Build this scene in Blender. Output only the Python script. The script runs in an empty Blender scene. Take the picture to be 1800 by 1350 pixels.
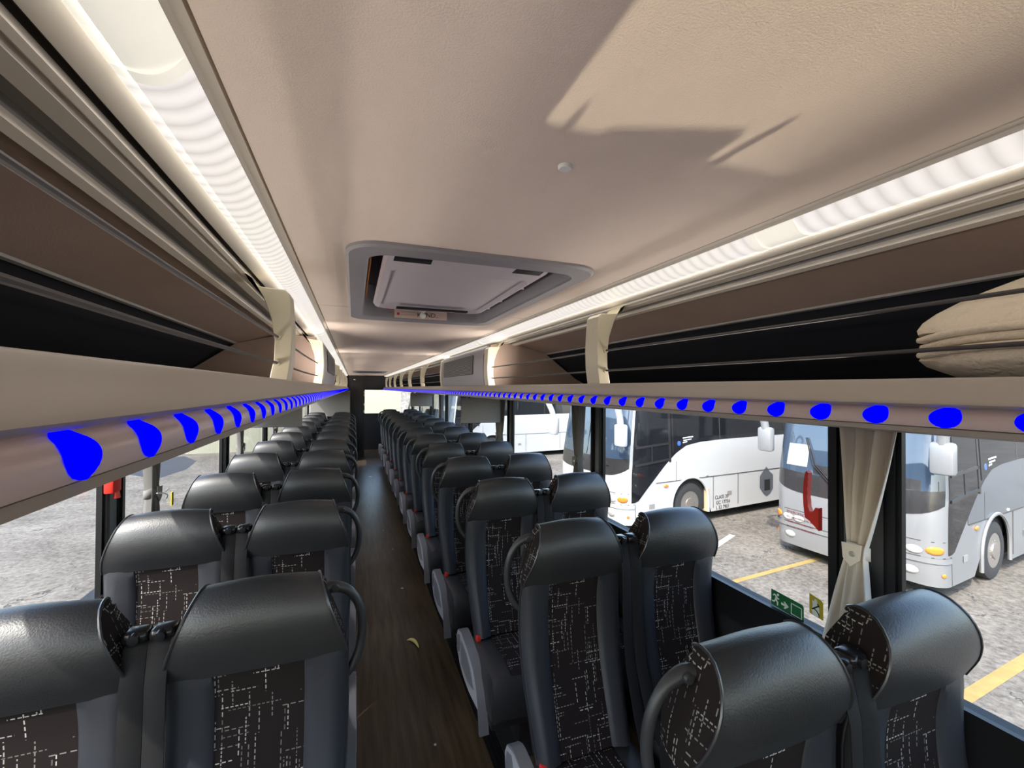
import bpy, bmesh, math, random
from mathutils import Vector, Matrix, Euler

S = bpy.context.scene
COL = S.collection
R = math.radians
random.seed(7)

# ------------------------------------------------------------ camera
cd = bpy.data.cameras.new('camera')
cam = bpy.data.objects.new('camera', cd)
COL.objects.link(cam)
cd.sensor_fit = 'HORIZONTAL'; cd.sensor_width = 36.0
cd.lens = 760.0 / 1800.0 * 36.0
cd.clip_start = 0.02; cd.clip_end = 400
YAW, PIT, ROL = 0.3501383, 0.0104158, 0.0061008
cam.matrix_world = (Matrix.Translation((-0.2751, 0.0, 1.68)) @ Matrix.Rotation(-YAW, 4, 'Z')
                    @ Matrix.Rotation(math.pi/2 + PIT, 4, 'X') @ Matrix.Rotation(ROL, 4, 'Z'))
S.camera = cam

# ------------------------------------------------------------ world, sun, exposure
W = bpy.data.worlds.new('sky'); S.world = W; W.use_nodes = True
nt = W.node_tree; nt.nodes.clear()
wo = nt.nodes.new('ShaderNodeOutputWorld'); bg = nt.nodes.new('ShaderNodeBackground')
sk = nt.nodes.new('ShaderNodeTexSky'); sk.sky_type = 'NISHITA'; sk.sun_disc = False
sk.sun_elevation = R(46); sk.sun_rotation = R(235); sk.air_density = 1.2; sk.dust_density = 2.0
bg.inputs['Strength'].default_value = 0.95
nt.links.new(sk.outputs[0], bg.inputs[0]); nt.links.new(bg.outputs[0], wo.inputs[0])

AZ, EL = R(35), R(46.5)
sl = bpy.data.lights.new('sun', 'SUN'); sl.energy = 5.8; sl.angle = R(0.6); sl.color = (1.0, 0.95, 0.87)
so = bpy.data.objects.new('sun', sl); COL.objects.link(so)
so.rotation_euler = Vector((math.cos(AZ)*math.cos(EL), math.sin(AZ)*math.cos(EL), -math.sin(EL))).to_track_quat('-Z', 'Y').to_euler()
so.location = (-20, -14, 25)

# added spot lamp standing in for sun reflected through the windscreen on the ceiling
gl_ = bpy.data.lights.new('added_glint_spot', 'SPOT'); gl_.energy = 4300; gl_.color = (1.0, 0.88, 0.66); gl_.spot_size = R(5.2); gl_.spot_blend = 0.8; gl_.shadow_soft_size = 0.008
go_ = bpy.data.objects.new('added_glint_spot', gl_); COL.objects.link(go_); go_.location = (0.1, -8.0, -0.6)
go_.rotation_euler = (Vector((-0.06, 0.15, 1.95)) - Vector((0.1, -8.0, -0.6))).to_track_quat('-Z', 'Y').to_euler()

vs = S.view_settings
S.display_settings.display_device = 'sRGB'
vs.view_transform = 'Standard'; vs.look = 'None'; vs.gamma = 1.0; vs.use_curve_mapping = False
vs.exposure = 0.0
S.cycles.max_bounces = 10; S.cycles.diffuse_bounces = 6; S.cycles.transparent_max_bounces = 16
S.cycles.use_denoising = True
S.cycles.sample_clamp_indirect = 6.0
S.cycles.caustics_reflective = False; S.cycles.caustics_refractive = False

# ------------------------------------------------------------ materials
def mat(name, col, rough=0.5, metal=0.0, spec=0.5, emit=None, estr=0.0, noise=None, bump=None, coat=0.0, trans=0.0, sheen=0.0):
    """noise = (scale, amount, stretch xyz) colour variation; bump = (scale, strength)"""
    m = bpy.data.materials.new(name); m.use_nodes = True
    t = m.node_tree; p = t.nodes['Principled BSDF']
    p.inputs['Base Color'].default_value = (*col, 1)
    p.inputs['Roughness'].default_value = rough; p.inputs['Metallic'].default_value = metal
    p.inputs['Specular IOR Level'].default_value = spec
    if coat: p.inputs['Coat Weight'].default_value = coat; p.inputs['Coat Roughness'].default_value = 0.1
    if trans: p.inputs['Transmission Weight'].default_value = trans
    if sheen: p.inputs['Sheen Weight'].default_value = sheen
    if emit:
        p.inputs['Emission Color'].default_value = (*emit, 1); p.inputs['Emission Strength'].default_value = estr
    tc = t.nodes.new('ShaderNodeTexCoord')
    if noise:
        mp = t.nodes.new('ShaderNodeMapping'); mp.inputs['Scale'].default_value = noise[2] if len(noise) > 2 else (1, 1, 1)
        t.links.new(tc.outputs['Object'], mp.inputs[0])
        n = t.nodes.new('ShaderNodeTexNoise'); n.inputs['Scale'].default_value = noise[0]; n.inputs['Detail'].default_value = 8
        n.inputs['Roughness'].default_value = 0.65
        t.links.new(mp.outputs[0], n.inputs['Vector'])
        r = t.nodes.new('ShaderNodeMapRange'); r.inputs[1].default_value = 0.3; r.inputs[2].default_value = 0.7
        r.inputs[3].default_value = 1 - noise[1]; r.inputs[4].default_value = 1 + noise[1]
        t.links.new(n.outputs['Fac'], r.inputs[0])
        mx = t.nodes.new('ShaderNodeVectorMath'); mx.operation = 'SCALE'
        mx.inputs[0].default_value = col
        t.links.new(r.outputs[0], mx.inputs['Scale']); t.links.new(mx.outputs[0], p.inputs['Base Color'])
    if bump:
        n2 = t.nodes.new('ShaderNodeTexNoise'); n2.inputs['Scale'].default_value = bump[0]; n2.inputs['Detail'].default_value = 4
        t.links.new(tc.outputs['Object'], n2.inputs['Vector'])
        b = t.nodes.new('ShaderNodeBump'); b.inputs['Strength'].default_value = bump[1]; b.inputs['Distance'].default_value = 0.01
        t.links.new(n2.outputs['Fac'], b.inputs['Height']); t.links.new(b.outputs[0], p.inputs['Normal'])
    return m

class NB:
    """small helper for math node graphs"""
    def __init__(s, t): s.t = t
    def m(s, op, a, b=None, c=None):
        n = s.t.nodes.new('ShaderNodeMath'); n.operation = op
        for i, v in enumerate((a, b, c)):
            if v is None: continue
            if isinstance(v, (int, float)): n.inputs[i].default_value = v
            else: s.t.links.new(v, n.inputs[i])
        return n.outputs[0]
    def wn(s, x, y, z=0.0):
        c = s.t.nodes.new('ShaderNodeCombineXYZ')
        for i, v in enumerate((x, y, z)):
            if isinstance(v, (int, float)): c.inputs[i].default_value = v
            else: s.t.links.new(v, c.inputs[i])
        n = s.t.nodes.new('ShaderNodeTexWhiteNoise'); n.noise_dimensions = '3D'
        s.t.links.new(c.outputs[0], n.inputs['Vector']); return n.outputs['Value']

def fabric_mat():
    m = bpy.data.materials.new('dashed_moquette'); m.use_nodes = True
    t = m.node_tree; p = t.nodes['Principled BSDF']; b = NB(t)
    uv = t.nodes.new('ShaderNodeTexCoord'); sep = t.nodes.new('ShaderNodeSeparateXYZ')
    t.links.new(uv.outputs['UV'], sep.inputs[0])
    u, v = sep.outputs[0], sep.outputs[1]
    def lines(u, v, seed, colw, blk, dash, prob):
        cu = b.m('DIVIDE', u, colw); ci = b.m('FLOOR', cu); cf = b.m('FRACT', cu)
        # blocks along v, shifted per group of columns
        gi = b.m('FLOOR', b.m('DIVIDE', ci, 3.0))
        sh = b.m('MULTIPLY', b.wn(gi, seed, 1.0), 3.7)
        bi = b.m('FLOOR', b.m('ADD', b.m('DIVIDE', v, blk), sh))
        on = b.m('LESS_THAN', b.wn(ci, bi, seed), prob)
        dl = b.m('ADD', b.m('MULTIPLY', b.wn(ci, bi, seed + 5.0), dash), dash*0.7)
        df = b.m('FRACT', b.m('ADD', b.m('DIVIDE', v, dl), b.wn(ci, seed + 2.0)))
        d = b.m('LESS_THAN', df, 0.62)
        th = b.m('LESS_THAN', b.m('ABSOLUTE', b.m('SUBTRACT', cf, 0.5)), 0.17)
        br = b.m('ADD', b.m('MULTIPLY', b.m('POWER', b.wn(ci, bi, seed + 9.0), 2.0), 0.8), 0.2)
        return b.m('MULTIPLY', b.m('MULTIPLY', on, d), b.m('MULTIPLY', th, br))
    a = lines(u, v, 3.0, 0.0072, 0.062, 0.012, 0.19)
    c = lines(v, u, 17.0, 0.0078, 0.058, 0.012, 0.17)
    mask = b.m('MAXIMUM', a, c)
    mix = t.nodes.new('ShaderNodeMix'); mix.data_type = 'RGBA'
    mix.inputs['A'].default_value = (0.016, 0.012, 0.012, 1); mix.inputs['B'].default_value = (0.50, 0.48, 0.45, 1)
    t.links.new(mask, mix.inputs['Factor']); t.links.new(mix.outputs['Result'], p.inputs['Base Color'])
    p.inputs['Roughness'].default_value = 0.95; p.inputs['Specular IOR Level'].default_value = 0.12
    return m

M = {}
M['fabric'] = fabric_mat()
M['leather'] = mat('black_leather', (0.026, 0.0265, 0.0285), 0.42, spec=0.80, bump=(260, 0.12), noise=(6, 0.15))
M['leather_roll'] = mat('bolster_leather', (0.028, 0.030, 0.037), 0.42, spec=0.55, bump=(260, 0.08))
M['piping'] = mat('piping', (0.03, 0.03, 0.034), 0.3, spec=0.6)
M['shell'] = mat('seat_shell', (0.010, 0.010, 0.012), 0.55, spec=0.3)
M['handle'] = mat('grab_handle_rubber', (0.030, 0.031, 0.034), 0.42, spec=0.45)
M['arm_grey'] = mat('armrest_grey', (0.17, 0.175, 0.19), 0.45)
M['arm_light'] = mat('armrest_light_grey', (0.42, 0.43, 0.45), 0.4)
M['belt'] = mat('belt_webbing', (0.011, 0.011, 0.012), 0.7, spec=0.25, bump=(500, 0.2))
M['belt_guide'] = mat('belt_guide_plastic', (0.015, 0.015, 0.017), 0.25)
M['red'] = mat('red_plastic', (0.62, 0.03, 0.02), 0.4)
M['metal_dark'] = mat('dark_metal', (0.03, 0.03, 0.032), 0.4, metal=0.3)
M['ceiling'] = mat('ceiling_felt', (0.784, 0.672, 0.588), 0.95, spec=0.1, noise=(2.2, 0.06, (1.6, .6, 1)), bump=(520, 0.16))
M['cream'] = mat('cream_plastic', (0.50, 0.455, 0.375), 0.5, noise=(3, 0.04))
M['rack_beige'] = mat('rack_beige_plastic', (0.331, 0.294, 0.251), 0.42, noise=(2, 0.05, (1, .3, 1)))
M['header_lit'] = mat('header_plastic_lit', (0.66, 0.61, 0.53), 0.45, noise=(2, 0.04, (1, .3, 1)))  # same plastic as the rack, lightened to paint in lamp light
M['bracket'] = mat('divider_cream', (0.529, 0.483, 0.356), 0.45, noise=(5, 0.04))
M['groove'] = mat('rubber_groove', (0.06, 0.052, 0.045), 0.7)
M['recess'] = mat('recess_track', (0.26, 0.25, 0.235), 0.6)
M['brown'] = mat('rack_brown_panel', (0.375, 0.281, 0.235), 0.75, noise=(3, 0.08), bump=(300, 0.1))
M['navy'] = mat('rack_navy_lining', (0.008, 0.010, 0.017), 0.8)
M['cord'] = mat('black_cord', (0.045, 0.04, 0.04), 0.5)
M['strip'] = mat('light_strip_cover', (0.46, 0.37, 0.35), 0.3, spec=0.5)
M['led'] = mat('blue_led', (0.0, 0.0, 0.02), 0.9, spec=0.0, emit=(0.0, 0.0, 1.0), estr=2.2)
M['grey_trim'] = mat('grey_hatch_plastic', (0.27, 0.26, 0.275), 0.45, bump=(400, 0.05))
M['hatch_panel'] = mat('hatch_panel_grey', (0.52, 0.48, 0.51), 0.5)
M['hatch_wall'] = mat('hatch_wall_slate', (0.11, 0.11, 0.125), 0.5)
M['black'] = mat('black_plastic', (0.008, 0.008, 0.009), 0.5, spec=0.3)
M['rubber'] = mat('window_rubber', (0.007, 0.007, 0.008), 0.45, spec=0.35)
M['wall_dark'] = mat('dark_side_panel', (0.016, 0.016, 0.019), 0.6, spec=0.3)
M['pillar'] = mat('grey_pillar_trim', (0.10, 0.105, 0.115), 0.6)
M['curtain'] = mat('curtain_cloth_sunlit', (0.80, 0.74, 0.67), 0.95, spec=0.1, bump=(600, 0.15))  # paler copy of the cloth, sun glow put into its colour
M['curtain_shaded'] = mat('shaded_curtain_cloth', (0.20, 0.195, 0.19), 0.95, spec=0.1, bump=(600, 0.15))  # darker copy of the same cloth, shade put into its colour
M['blind'] = mat('added_blind_grey', (0.27, 0.265, 0.265), 0.9, spec=0.1)
M['white'] = mat('white_plastic', (0.75, 0.74, 0.72), 0.4)
M['orange'] = mat('orange_plastic', (0.75, 0.25, 0.03), 0.5)
M['card'] = mat('paper_card', (0.68, 0.52, 0.44), 0.8)
M['ink'] = mat('ink', (0.05, 0.035, 0.03), 0.9)
M['redink'] = mat('red_ink', (0.55, 0.06, 0.06), 0.8)
M['redbar'] = mat('red_metal_bar', (0.30, 0.07, 0.055), 0.5)
M['rear_dark'] = mat('rear_dark_panel', (0.030, 0.030, 0.030), 0.6)
M['rear_grey'] = mat('rear_grey_panel', (0.20, 0.19, 0.18), 0.7)
M['fleece'] = mat('fleece', (0.62, 0.54, 0.42), 0.95, spec=0.05, noise=(9, 0.08), bump=(120, 0.5))
M['outer'] = mat('outer_skin', (0.7, 0.7, 0.7), 0.4)
M['green'] = mat('sign_green', (0.012, 0.14, 0.045), 0.5)
M['signwhite'] = mat('sign_white', (0.80, 0.86, 0.80), 0.5)
M['signyellow'] = mat('sign_yellow', (0.50, 0.40, 0.03), 0.5)
M['peel'] = mat('yellow_peel', (0.95, 0.82, 0.28), 0.6)
M['crumb'] = mat('white_crumb', (0.75, 0.73, 0.68), 0.8)

def floor_mat():
    m = mat('wood_vinyl_floor', (0.060, 0.046, 0.034), 0.30, spec=0.22)
    t = m.node_tree; p = t.nodes['Principled BSDF']
    tc = t.nodes.new('ShaderNodeTexCoord'); mp = t.nodes.new('ShaderNodeMapping'); mp.inputs['Scale'].default_value = (22, 1.6, 1)
    n = t.nodes.new('ShaderNodeTexNoise'); n.inputs['Scale'].default_value = 1.6; n.inputs['Detail'].default_value = 9
    rp = t.nodes.new('ShaderNodeValToRGB'); e = rp.color_ramp.elements
    e[0].position = 0.3; e[0].color = (0.040, 0.028, 0.018, 1); e[1].position = 0.72; e[1].color = (0.105, 0.076, 0.046, 1)
    t.links.new(tc.outputs['Object'], mp.inputs[0]); t.links.new(mp.outputs[0], n.inputs['Vector'])
    t.links.new(n.outputs['Fac'], rp.inputs[0]); t.links.new(rp.outputs[0], p.inputs['Base Color'])
    return m
M['floor'] = floor_mat()

def asphalt_mat():
    m = mat('asphalt', (0.30, 0.275, 0.24), 0.95, spec=0.1)
    t = m.node_tree; p = t.nodes['Principled BSDF']
    tc = t.nodes.new('ShaderNodeTexCoord')
    def noise(sc, det):
        n = t.nodes.new('ShaderNodeTexNoise'); n.inputs['Scale'].default_value = sc; n.inputs['Detail'].default_value = det
        n.inputs['Roughness'].default_value = 0.7
        t.links.new(tc.outputs['Object'], n.inputs['Vector']); return n
    a = noise(0.7, 6); c = noise(14, 10); v = t.nodes.new('ShaderNodeTexVoronoi'); v.feature = 'DISTANCE_TO_EDGE'
    v.inputs['Scale'].default_value = 0.45
    wv = noise(1.7, 4); wm = t.nodes.new('ShaderNodeVectorMath'); wm.operation = 'ADD'
    t.links.new(tc.outputs['Object'], wm.inputs[0]); t.links.new(wv.outputs['Color'], wm.inputs[1])
    t.links.new(wm.outputs[0], v.inputs['Vector'])
    b = NB(t)
    f = b.m('ADD', b.m('MULTIPLY', a.outputs['Fac'], 0.45), b.m('MULTIPLY', c.outputs['Fac'], 0.75))
    rp = t.nodes.new('ShaderNodeValToRGB'); e = rp.color_ramp.elements
    e[0].position = 0.42; e[0].color = (0.060, 0.052, 0.044, 1); e[1].position = 0.76; e[1].color = (0.238, 0.213, 0.178, 1)
    t.links.new(f, rp.inputs[0])
    crack = b.m('LESS_THAN', v.outputs['Distance'], b.m('MULTIPLY', b.m('SUBTRACT', a.outputs['Fac'], 0.47), 0.07))
    mx = t.nodes.new('ShaderNodeMix'); mx.data_type = 'RGBA'
    t.links.new(crack, mx.inputs['Factor']); t.links.new(rp.outputs[0], mx.inputs['A']); mx.inputs['B'].default_value = (0.075, 0.07, 0.063, 1)
    t.links.new(mx.outputs['Result'], p.inputs['Base Color'])
    return m
M['asphalt'] = asphalt_mat()
M['ground_shadow'] = mat('painted_ground_shadow', (0.024, 0.026, 0.033), 0.9, noise=(8, 0.2))  # cast shadow painted as a dark ground colour
M['yellow_paint'] = mat('yellow_road_paint', (0.298, 0.206, 0.064), 0.8, noise=(6, 0.2))
M['white_paint'] = mat('white_road_paint', (0.462, 0.454, 0.425), 0.8, noise=(6, 0.15))
M['gravel'] = mat('gravel_bank', (0.178, 0.160, 0.142), 0.95, noise=(3, 0.5), bump=(4, 1.0))
M['bus_white'] = mat('coach_white_paint', (0.512, 0.512, 0.502), 0.3, coat=0.3)
M['bus_silver'] = mat('coach_silver_paint', (0.255, 0.259, 0.263), 0.32, metal=0.25, coat=0.3)
M['bus_grey'] = mat('coach_grey_paint', (0.136, 0.146, 0.160), 0.32, metal=0.2, coat=0.3)
M['bus_glass'] = mat('coach_tinted_glass', (0.012, 0.013, 0.015), 0.04, spec=0.5)
M['bus_screen'] = mat('coach_windscreen', (0.035, 0.055, 0.085), 0.03, spec=0.8)
M['bus_black'] = mat('coach_black_panel', (0.028, 0.027, 0.028), 0.2)
M['tyre'] = mat('tyre_rubber', (0.03, 0.03, 0.03), 0.85)
M['alloy'] = mat('polished_alloy', (0.36, 0.33, 0.30), 0.33, metal=0.6)
M['lamp_orange'] = mat('amber_lens', (0.80, 0.22, 0.03), 0.2)
M['lamp_clear'] = mat('clear_lens', (0.62, 0.62, 0.60), 0.15, metal=0.4)
M['arch'] = mat('wheel_well', (0.02, 0.02, 0.02), 0.9)
M['tan_flap'] = mat('tan_mudflap', (0.55, 0.42, 0.27), 0.8)
M['wall_cream'] = mat('cream_render', (0.355, 0.343, 0.249), 0.8, noise=(1, 0.04))
M['paper'] = mat('white_paper', (0.320, 0.328, 0.320), 0.9)
M['logo_blue'] = mat('logo_blue', (0.05, 0.12, 0.40), 0.4)

def glass_mat(name, tint=(0.965, 0.975, 0.975), refl=1.0):
    m = bpy.data.materials.new(name); m.use_nodes = True; t = m.node_tree; t.nodes.clear()
    o = t.nodes.new('ShaderNodeOutputMaterial'); mx = t.nodes.new('ShaderNodeMixShader')
    tr = t.nodes.new('ShaderNodeBsdfTransparent'); tr.inputs[0].default_value = (*tint, 1)
    gl = t.nodes.new('ShaderNodeBsdfGlossy'); gl.inputs['Roughness'].default_value = 0.01
    lw = t.nodes.new('ShaderNodeLayerWeight'); lw.inputs['Blend'].default_value = 0.5; b = NB(t)
    fr = b.m('ADD', b.m('MULTIPLY', b.m('POWER', lw.outputs['Facing'], 5.0), 0.80), 0.025)
    t.links.new(fr, mx.inputs[0]); t.links.new(tr.outputs[0], mx.inputs[1]); t.links.new(gl.outputs[0], mx.inputs[2])
    t.links.new(mx.outputs[0], o.inputs[0]); return m
M['glass'] = glass_mat('window_glass')

def diffuser_mat():
    m = bpy.data.materials.new('ceiling_light_diffuser'); m.use_nodes = True; t = m.node_tree
    p = t.nodes['Principled BSDF']; b = NB(t)
    p.inputs['Base Color'].default_value = (0.22, 0.21, 0.20, 1); p.inputs['Roughness'].default_value = 0.4
    tc = t.nodes.new('ShaderNodeTexCoord'); sp = t.nodes.new('ShaderNodeSeparateXYZ')
    t.links.new(tc.outputs['Object'], sp.inputs[0])
    w = b.m('SINE', b.m('MULTIPLY', sp.outputs[1], 2*math.pi/0.0565))
    st = b.m('ADD', 0.72, b.m('MULTIPLY', b.m('ABSOLUTE', w), 0.26))
    nz = t.nodes.new('ShaderNodeTexNoise'); nz.inputs['Scale'].default_value = 3.0
    t.links.new(tc.outputs['Object'], nz.inputs['Vector'])
    mx = t.nodes.new('ShaderNodeMix'); mx.data_type = 'RGBA'
    mx.inputs['A'].default_value = (0.90, 0.83, 0.86, 1); mx.inputs['B'].default_value = (0.92, 0.88, 0.74, 1)
    t.links.new(nz.outputs['Fac'], mx.inputs['Factor'])
    t.links.new(mx.outputs['Result'], p.inputs['Emission Color']); t.links.new(st, p.inputs['Emission Strength'])
    return m
M['diffuser'] = diffuser_mat()

# ------------------------------------------------------------ mesh helpers
class MB:
    def __init__(s): s.v = []; s.f = []; s.uv = {}
    def add(s, vs_, fs, uvs=None):
        o = len(s.v); s.v += [tuple(p) for p in vs_]
        for i, f in enumerate(fs):
            s.f.append([o + k for k in f])
            if uvs: s.uv[len(s.f)-1] = [uvs[k] for k in f]
        return s
    def loft(s, rows, closed=False, cap=False, uv=None):
        n = len(rows[0]); vs_ = [p for r in rows for p in r]; fs = []
        for i in range(len(rows)-1):
            for j in range(n if closed else n-1):
                k = (j+1) % n
                fs.append((i*n+j, i*n+k, (i+1)*n+k, (i+1)*n+j))
        uvs = None
        if uv:
            uvs = [u for r in uv for u in r]
        if cap:
            fs.append(tuple(reversed(range(n)))); fs.append(tuple((len(rows)-1)*n + j for j in range(n)))
        return s.add(vs_, fs, uvs)
    def box(s, a, b, bev=0.0, rot=None, piv=None):
        (x0, y0, z0), (x1, y1, z1) = a, b
        if bev <= 0:
            vs_ = [(x, y, z) for x in (x0, x1) for y in (y0, y1) for z in (z0, z1)]
            fs = [(0, 1, 3, 2), (4, 6, 7, 5), (0, 4, 5, 1), (2, 3, 7, 6), (0, 2, 6, 4), (1, 5, 7, 3)]
        else:
            bm = bmesh.new(); bmesh.ops.create_cube(bm, size=1.0)
            for q in bm.verts:
                q.co = Vector(((x0+x1)/2 + q.co.x*(x1-x0), (y0+y1)/2 + q.co.y*(y1-y0), (z0+z1)/2 + q.co.z*(z1-z0)))
            bmesh.ops.bevel(bm, geom=bm.edges[:], offset=bev, segments=2, profile=0.5, affect='EDGES')
            bm.verts.index_update()
            vs_ = [tuple(q.co) for q in bm.verts]; fs = [tuple(q.index for q in f.verts) for f in bm.faces]; bm.free()
        if rot is not None:
            c = Vector(piv) if piv else Vector(((x0+x1)/2, (y0+y1)/2, (z0+z1)/2))
            vs_ = [tuple(c + rot @ (Vector(p)-c)) for p in vs_]
        return s.add(vs_, fs)
    def tube(s, path, r, n=8, cap=True):
        P = [Vector(p) for p in path]; rows = []
        t0 = (P[1]-P[0]).normalized(); up = Vector((0, 0, 1)) if abs(t0.z) < 0.9 else Vector((1, 0, 0))
        nrm = (up - t0*up.dot(t0)).normalized()
        for i, p in enumerate(P):
            t = (P[min(i+1, len(P)-1)] - P[max(i-1, 0)]).normalized()
            nrm = (nrm - t*nrm.dot(t)).normalized(); bi = t.cross(nrm)
            rr = r[i] if isinstance(r, (list, tuple)) else r
            rows.append([tuple(p + (nrm*math.cos(a) + bi*math.sin(a))*rr) for a in [2*math.pi*k/n for k in range(n)]])
        return s.loft(rows, closed=True, cap=cap)
    def prism(s, poly, fn, d0, d1):
        """poly of (a,b); fn(a,b,d)->xyz ; extruded from d0 to d1"""
        n = len(poly); vs_ = [fn(a, b, d0) for a, b in poly] + [fn(a, b, d1) for a, b in poly]
        fs = [tuple(range(n-1, -1, -1)), tuple(range(n, 2*n))] + [(i, (i+1) % n, n+(i+1) % n, n+i) for i in range(n)]
        return s.add(vs_, fs)
    def lathe(s, prof, org, axis='z', n=24, cap=True):
        o = Vector(org); rows = []
        for r_, h in prof:
            row = []
            for k in range(n):
                a = 2*math.pi*k/n; c, d = r_*math.cos(a), r_*math.sin(a)
                row.append(tuple(o + Vector({'z': (c, d, h), 'y': (c, h, d), 'x': (h, c, d)}[axis])))
            rows.append(row)
        return s.loft(rows, closed=True, cap=cap)
    def mesh(s, name, m, ang=40):
        me = bpy.data.meshes.new(name); me.from_pydata(s.v, [], s.f); me.materials.append(m)
        bm = bmesh.new(); bm.from_mesh(me); bmesh.ops.recalc_face_normals(bm, faces=bm.faces[:]); bm.to_mesh(me); bm.free()
        if s.uv:
            l = me.uv_layers.new(name='UVMap')
            for fi, p in enumerate(me.polygons):
                if fi in s.uv:
                    mp = {tuple(round(c, 6) for c in s.v[vi]): u for vi, u in zip(s.f[fi], s.uv[fi])}
                    for li in p.loop_indices:
                        co = me.vertices[me.loops[li].vertex_index].co
                        k = min(mp, key=lambda q: (q[0]-co[0])**2 + (q[1]-co[1])**2 + (q[2]-co[2])**2)
                        l.data[li].uv = mp[k]
        me.polygons.foreach_set('use_smooth', [True]*len(me.polygons))
        me.set_sharp_from_angle(angle=R(ang)); me.update(); return me
    def build(s, name, m, parent=None, ang=40, kind=None, label=None):
        return link(name, s.mesh(name, m, ang), parent, kind, label)

def link(name, data, parent=None, kind=None, label=None):
    o = bpy.data.objects.new(name, data); COL.objects.link(o)
    if parent: o.parent = parent
    if kind: o['kind'] = kind
    if label: o['label'] = label
    return o
def empty(name, loc=(0, 0, 0), rz=0.0):
    o = link(name, None); o.empty_display_size = 0.1; o.location = loc; o.rotation_euler.z = rz; return o
def tag(o, label, cat, group=None):
    o['label'] = label; o['category'] = cat
    if group: o['group'] = group
    return o
def thing(name, label, cat, loc=(0, 0, 0), rz=0.0, group=None):
    return tag(empty(name, loc, rz), label, cat, group)
def struct(o): o['kind'] = 'structure'; return o
def copy_tree(o, parent=None):
    c = o.copy(); COL.objects.link(c)
    if parent: c.parent = parent
    for ch in list(o.children): copy_tree(ch, c)
    return c
def spline(pts, n):
    """Catmull-Rom through pts, n samples per span"""
    out = []; P = [Vector(p) for p in pts]
    for i in range(len(P)-1):
        a, b, c, d = P[max(i-1, 0)], P[i], P[i+1], P[min(i+2, len(P)-1)]
        for k in range(n):
            t = k/n
            out.append(0.5*((2*b) + (c-a)*t + (2*a-5*b+4*c-d)*t*t + (3*b-a-3*c+d)*t**3))
    out.append(P[-1]); return out
def text_mesh(body, size, extrude=0.0004):
    c = bpy.data.curves.new('text', 'FONT'); c.body = body; c.size = size; c.extrude = extrude; c.align_x = 'LEFT'
    o = bpy.data.objects.new('text', c); COL.objects.link(o)
    me = bpy.data.meshes.new_from_object(o.evaluated_get(bpy.context.evaluated_depsgraph_get()))
    bpy.data.objects.remove(o); bpy.data.curves.remove(c); return me

# extents of the coach
Y0, Y1 = -2.4, 12.4          # front windscreen, rear
ZG = -1.45                   # yard level
ROOF = 2.16

# ------------------------------------------------------------ floor, ceiling, walls
struct(MB().box((-1.25, Y0, -0.25), (1.25, Y1, 0.0)).build('floor', M['floor']))
fl = bpy.data.objects['floor']
for sx in (-1, 1):
    x0, x1 = sorted((sx*0.322, sx*0.415))
    st = MB().box((x0, Y0+0.9, 0.0), (x1, 11.0, 0.004))
    for k in range(4):
        xx = x0 + 0.015 + k*0.02
        st.box((xx, Y0+0.9, 0.004), (xx+0.006, 11.0, 0.0065))
    st.build('seat_track_strip', M['rubber'], fl)

ce = struct(empty('ceiling', (0, 0, 1.9757)))
seams = [Y0+0.25, -1.15, 1.69, 4.52, 7.27, 10.02, Y1-0.1]
for a, b in zip(seams[:-1], seams[1:]):
    hole = (0.905, 1.915) if a < 1.0 < b else ((8.1, 9.0) if a < 8.4 < b else None)
    m = MB(); a2, b2 = a+0.003, b-0.003
    if a == -1.15:                                   # the hatch cuts the seam: two panels share it
        m.box((-0.398, a2, 0), (0.398, 0.93, 0.02)); m.box((-0.398, 0.93, 0), (-0.27, b2, 0.02)); m.box((0.27, 0.93, 0), (0.398, b2, 0.02))
    elif a == 1.69:
        m.box((-0.398, a2, 0), (-0.27, 1.89, 0.02)); m.box((0.27, a2, 0), (0.398, 1.89, 0.02)); m.box((-0.398, 1.89, 0), (0.398, b2, 0.02))
    elif hole:
        m.box((-0.398, a2, 0), (0.398, hole[0]+.03, 0.02)); m.box((-0.398, hole[1]-.03, 0), (0.398, b2, 0.02))
        m.box((-0.398, hole[0]+.03, 0), (-0.27, hole[1]-.03, 0.02)); m.box((0.27, hole[0]+.03, 0), (0.398, hole[1]-.03, 0.02))
    else:
        m.box((-0.398, a2, 0), (0.398, b2, 0.02))
    m.build('ceiling_panel', M['ceiling'], ce)
MB().box((-1.25, Y0, 0.14), (1.25, Y1, 0.20)).build('roof_skin', M['outer'], ce)
MB().box((-0.43, Y0+0.2, 0.019), (-0.27, Y1-0.1, 0.05)).box((0.27, Y0+0.2, 0.019), (0.43, Y1-0.1, 0.05)).build('ceiling_backing', M['groove'], ce)

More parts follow.
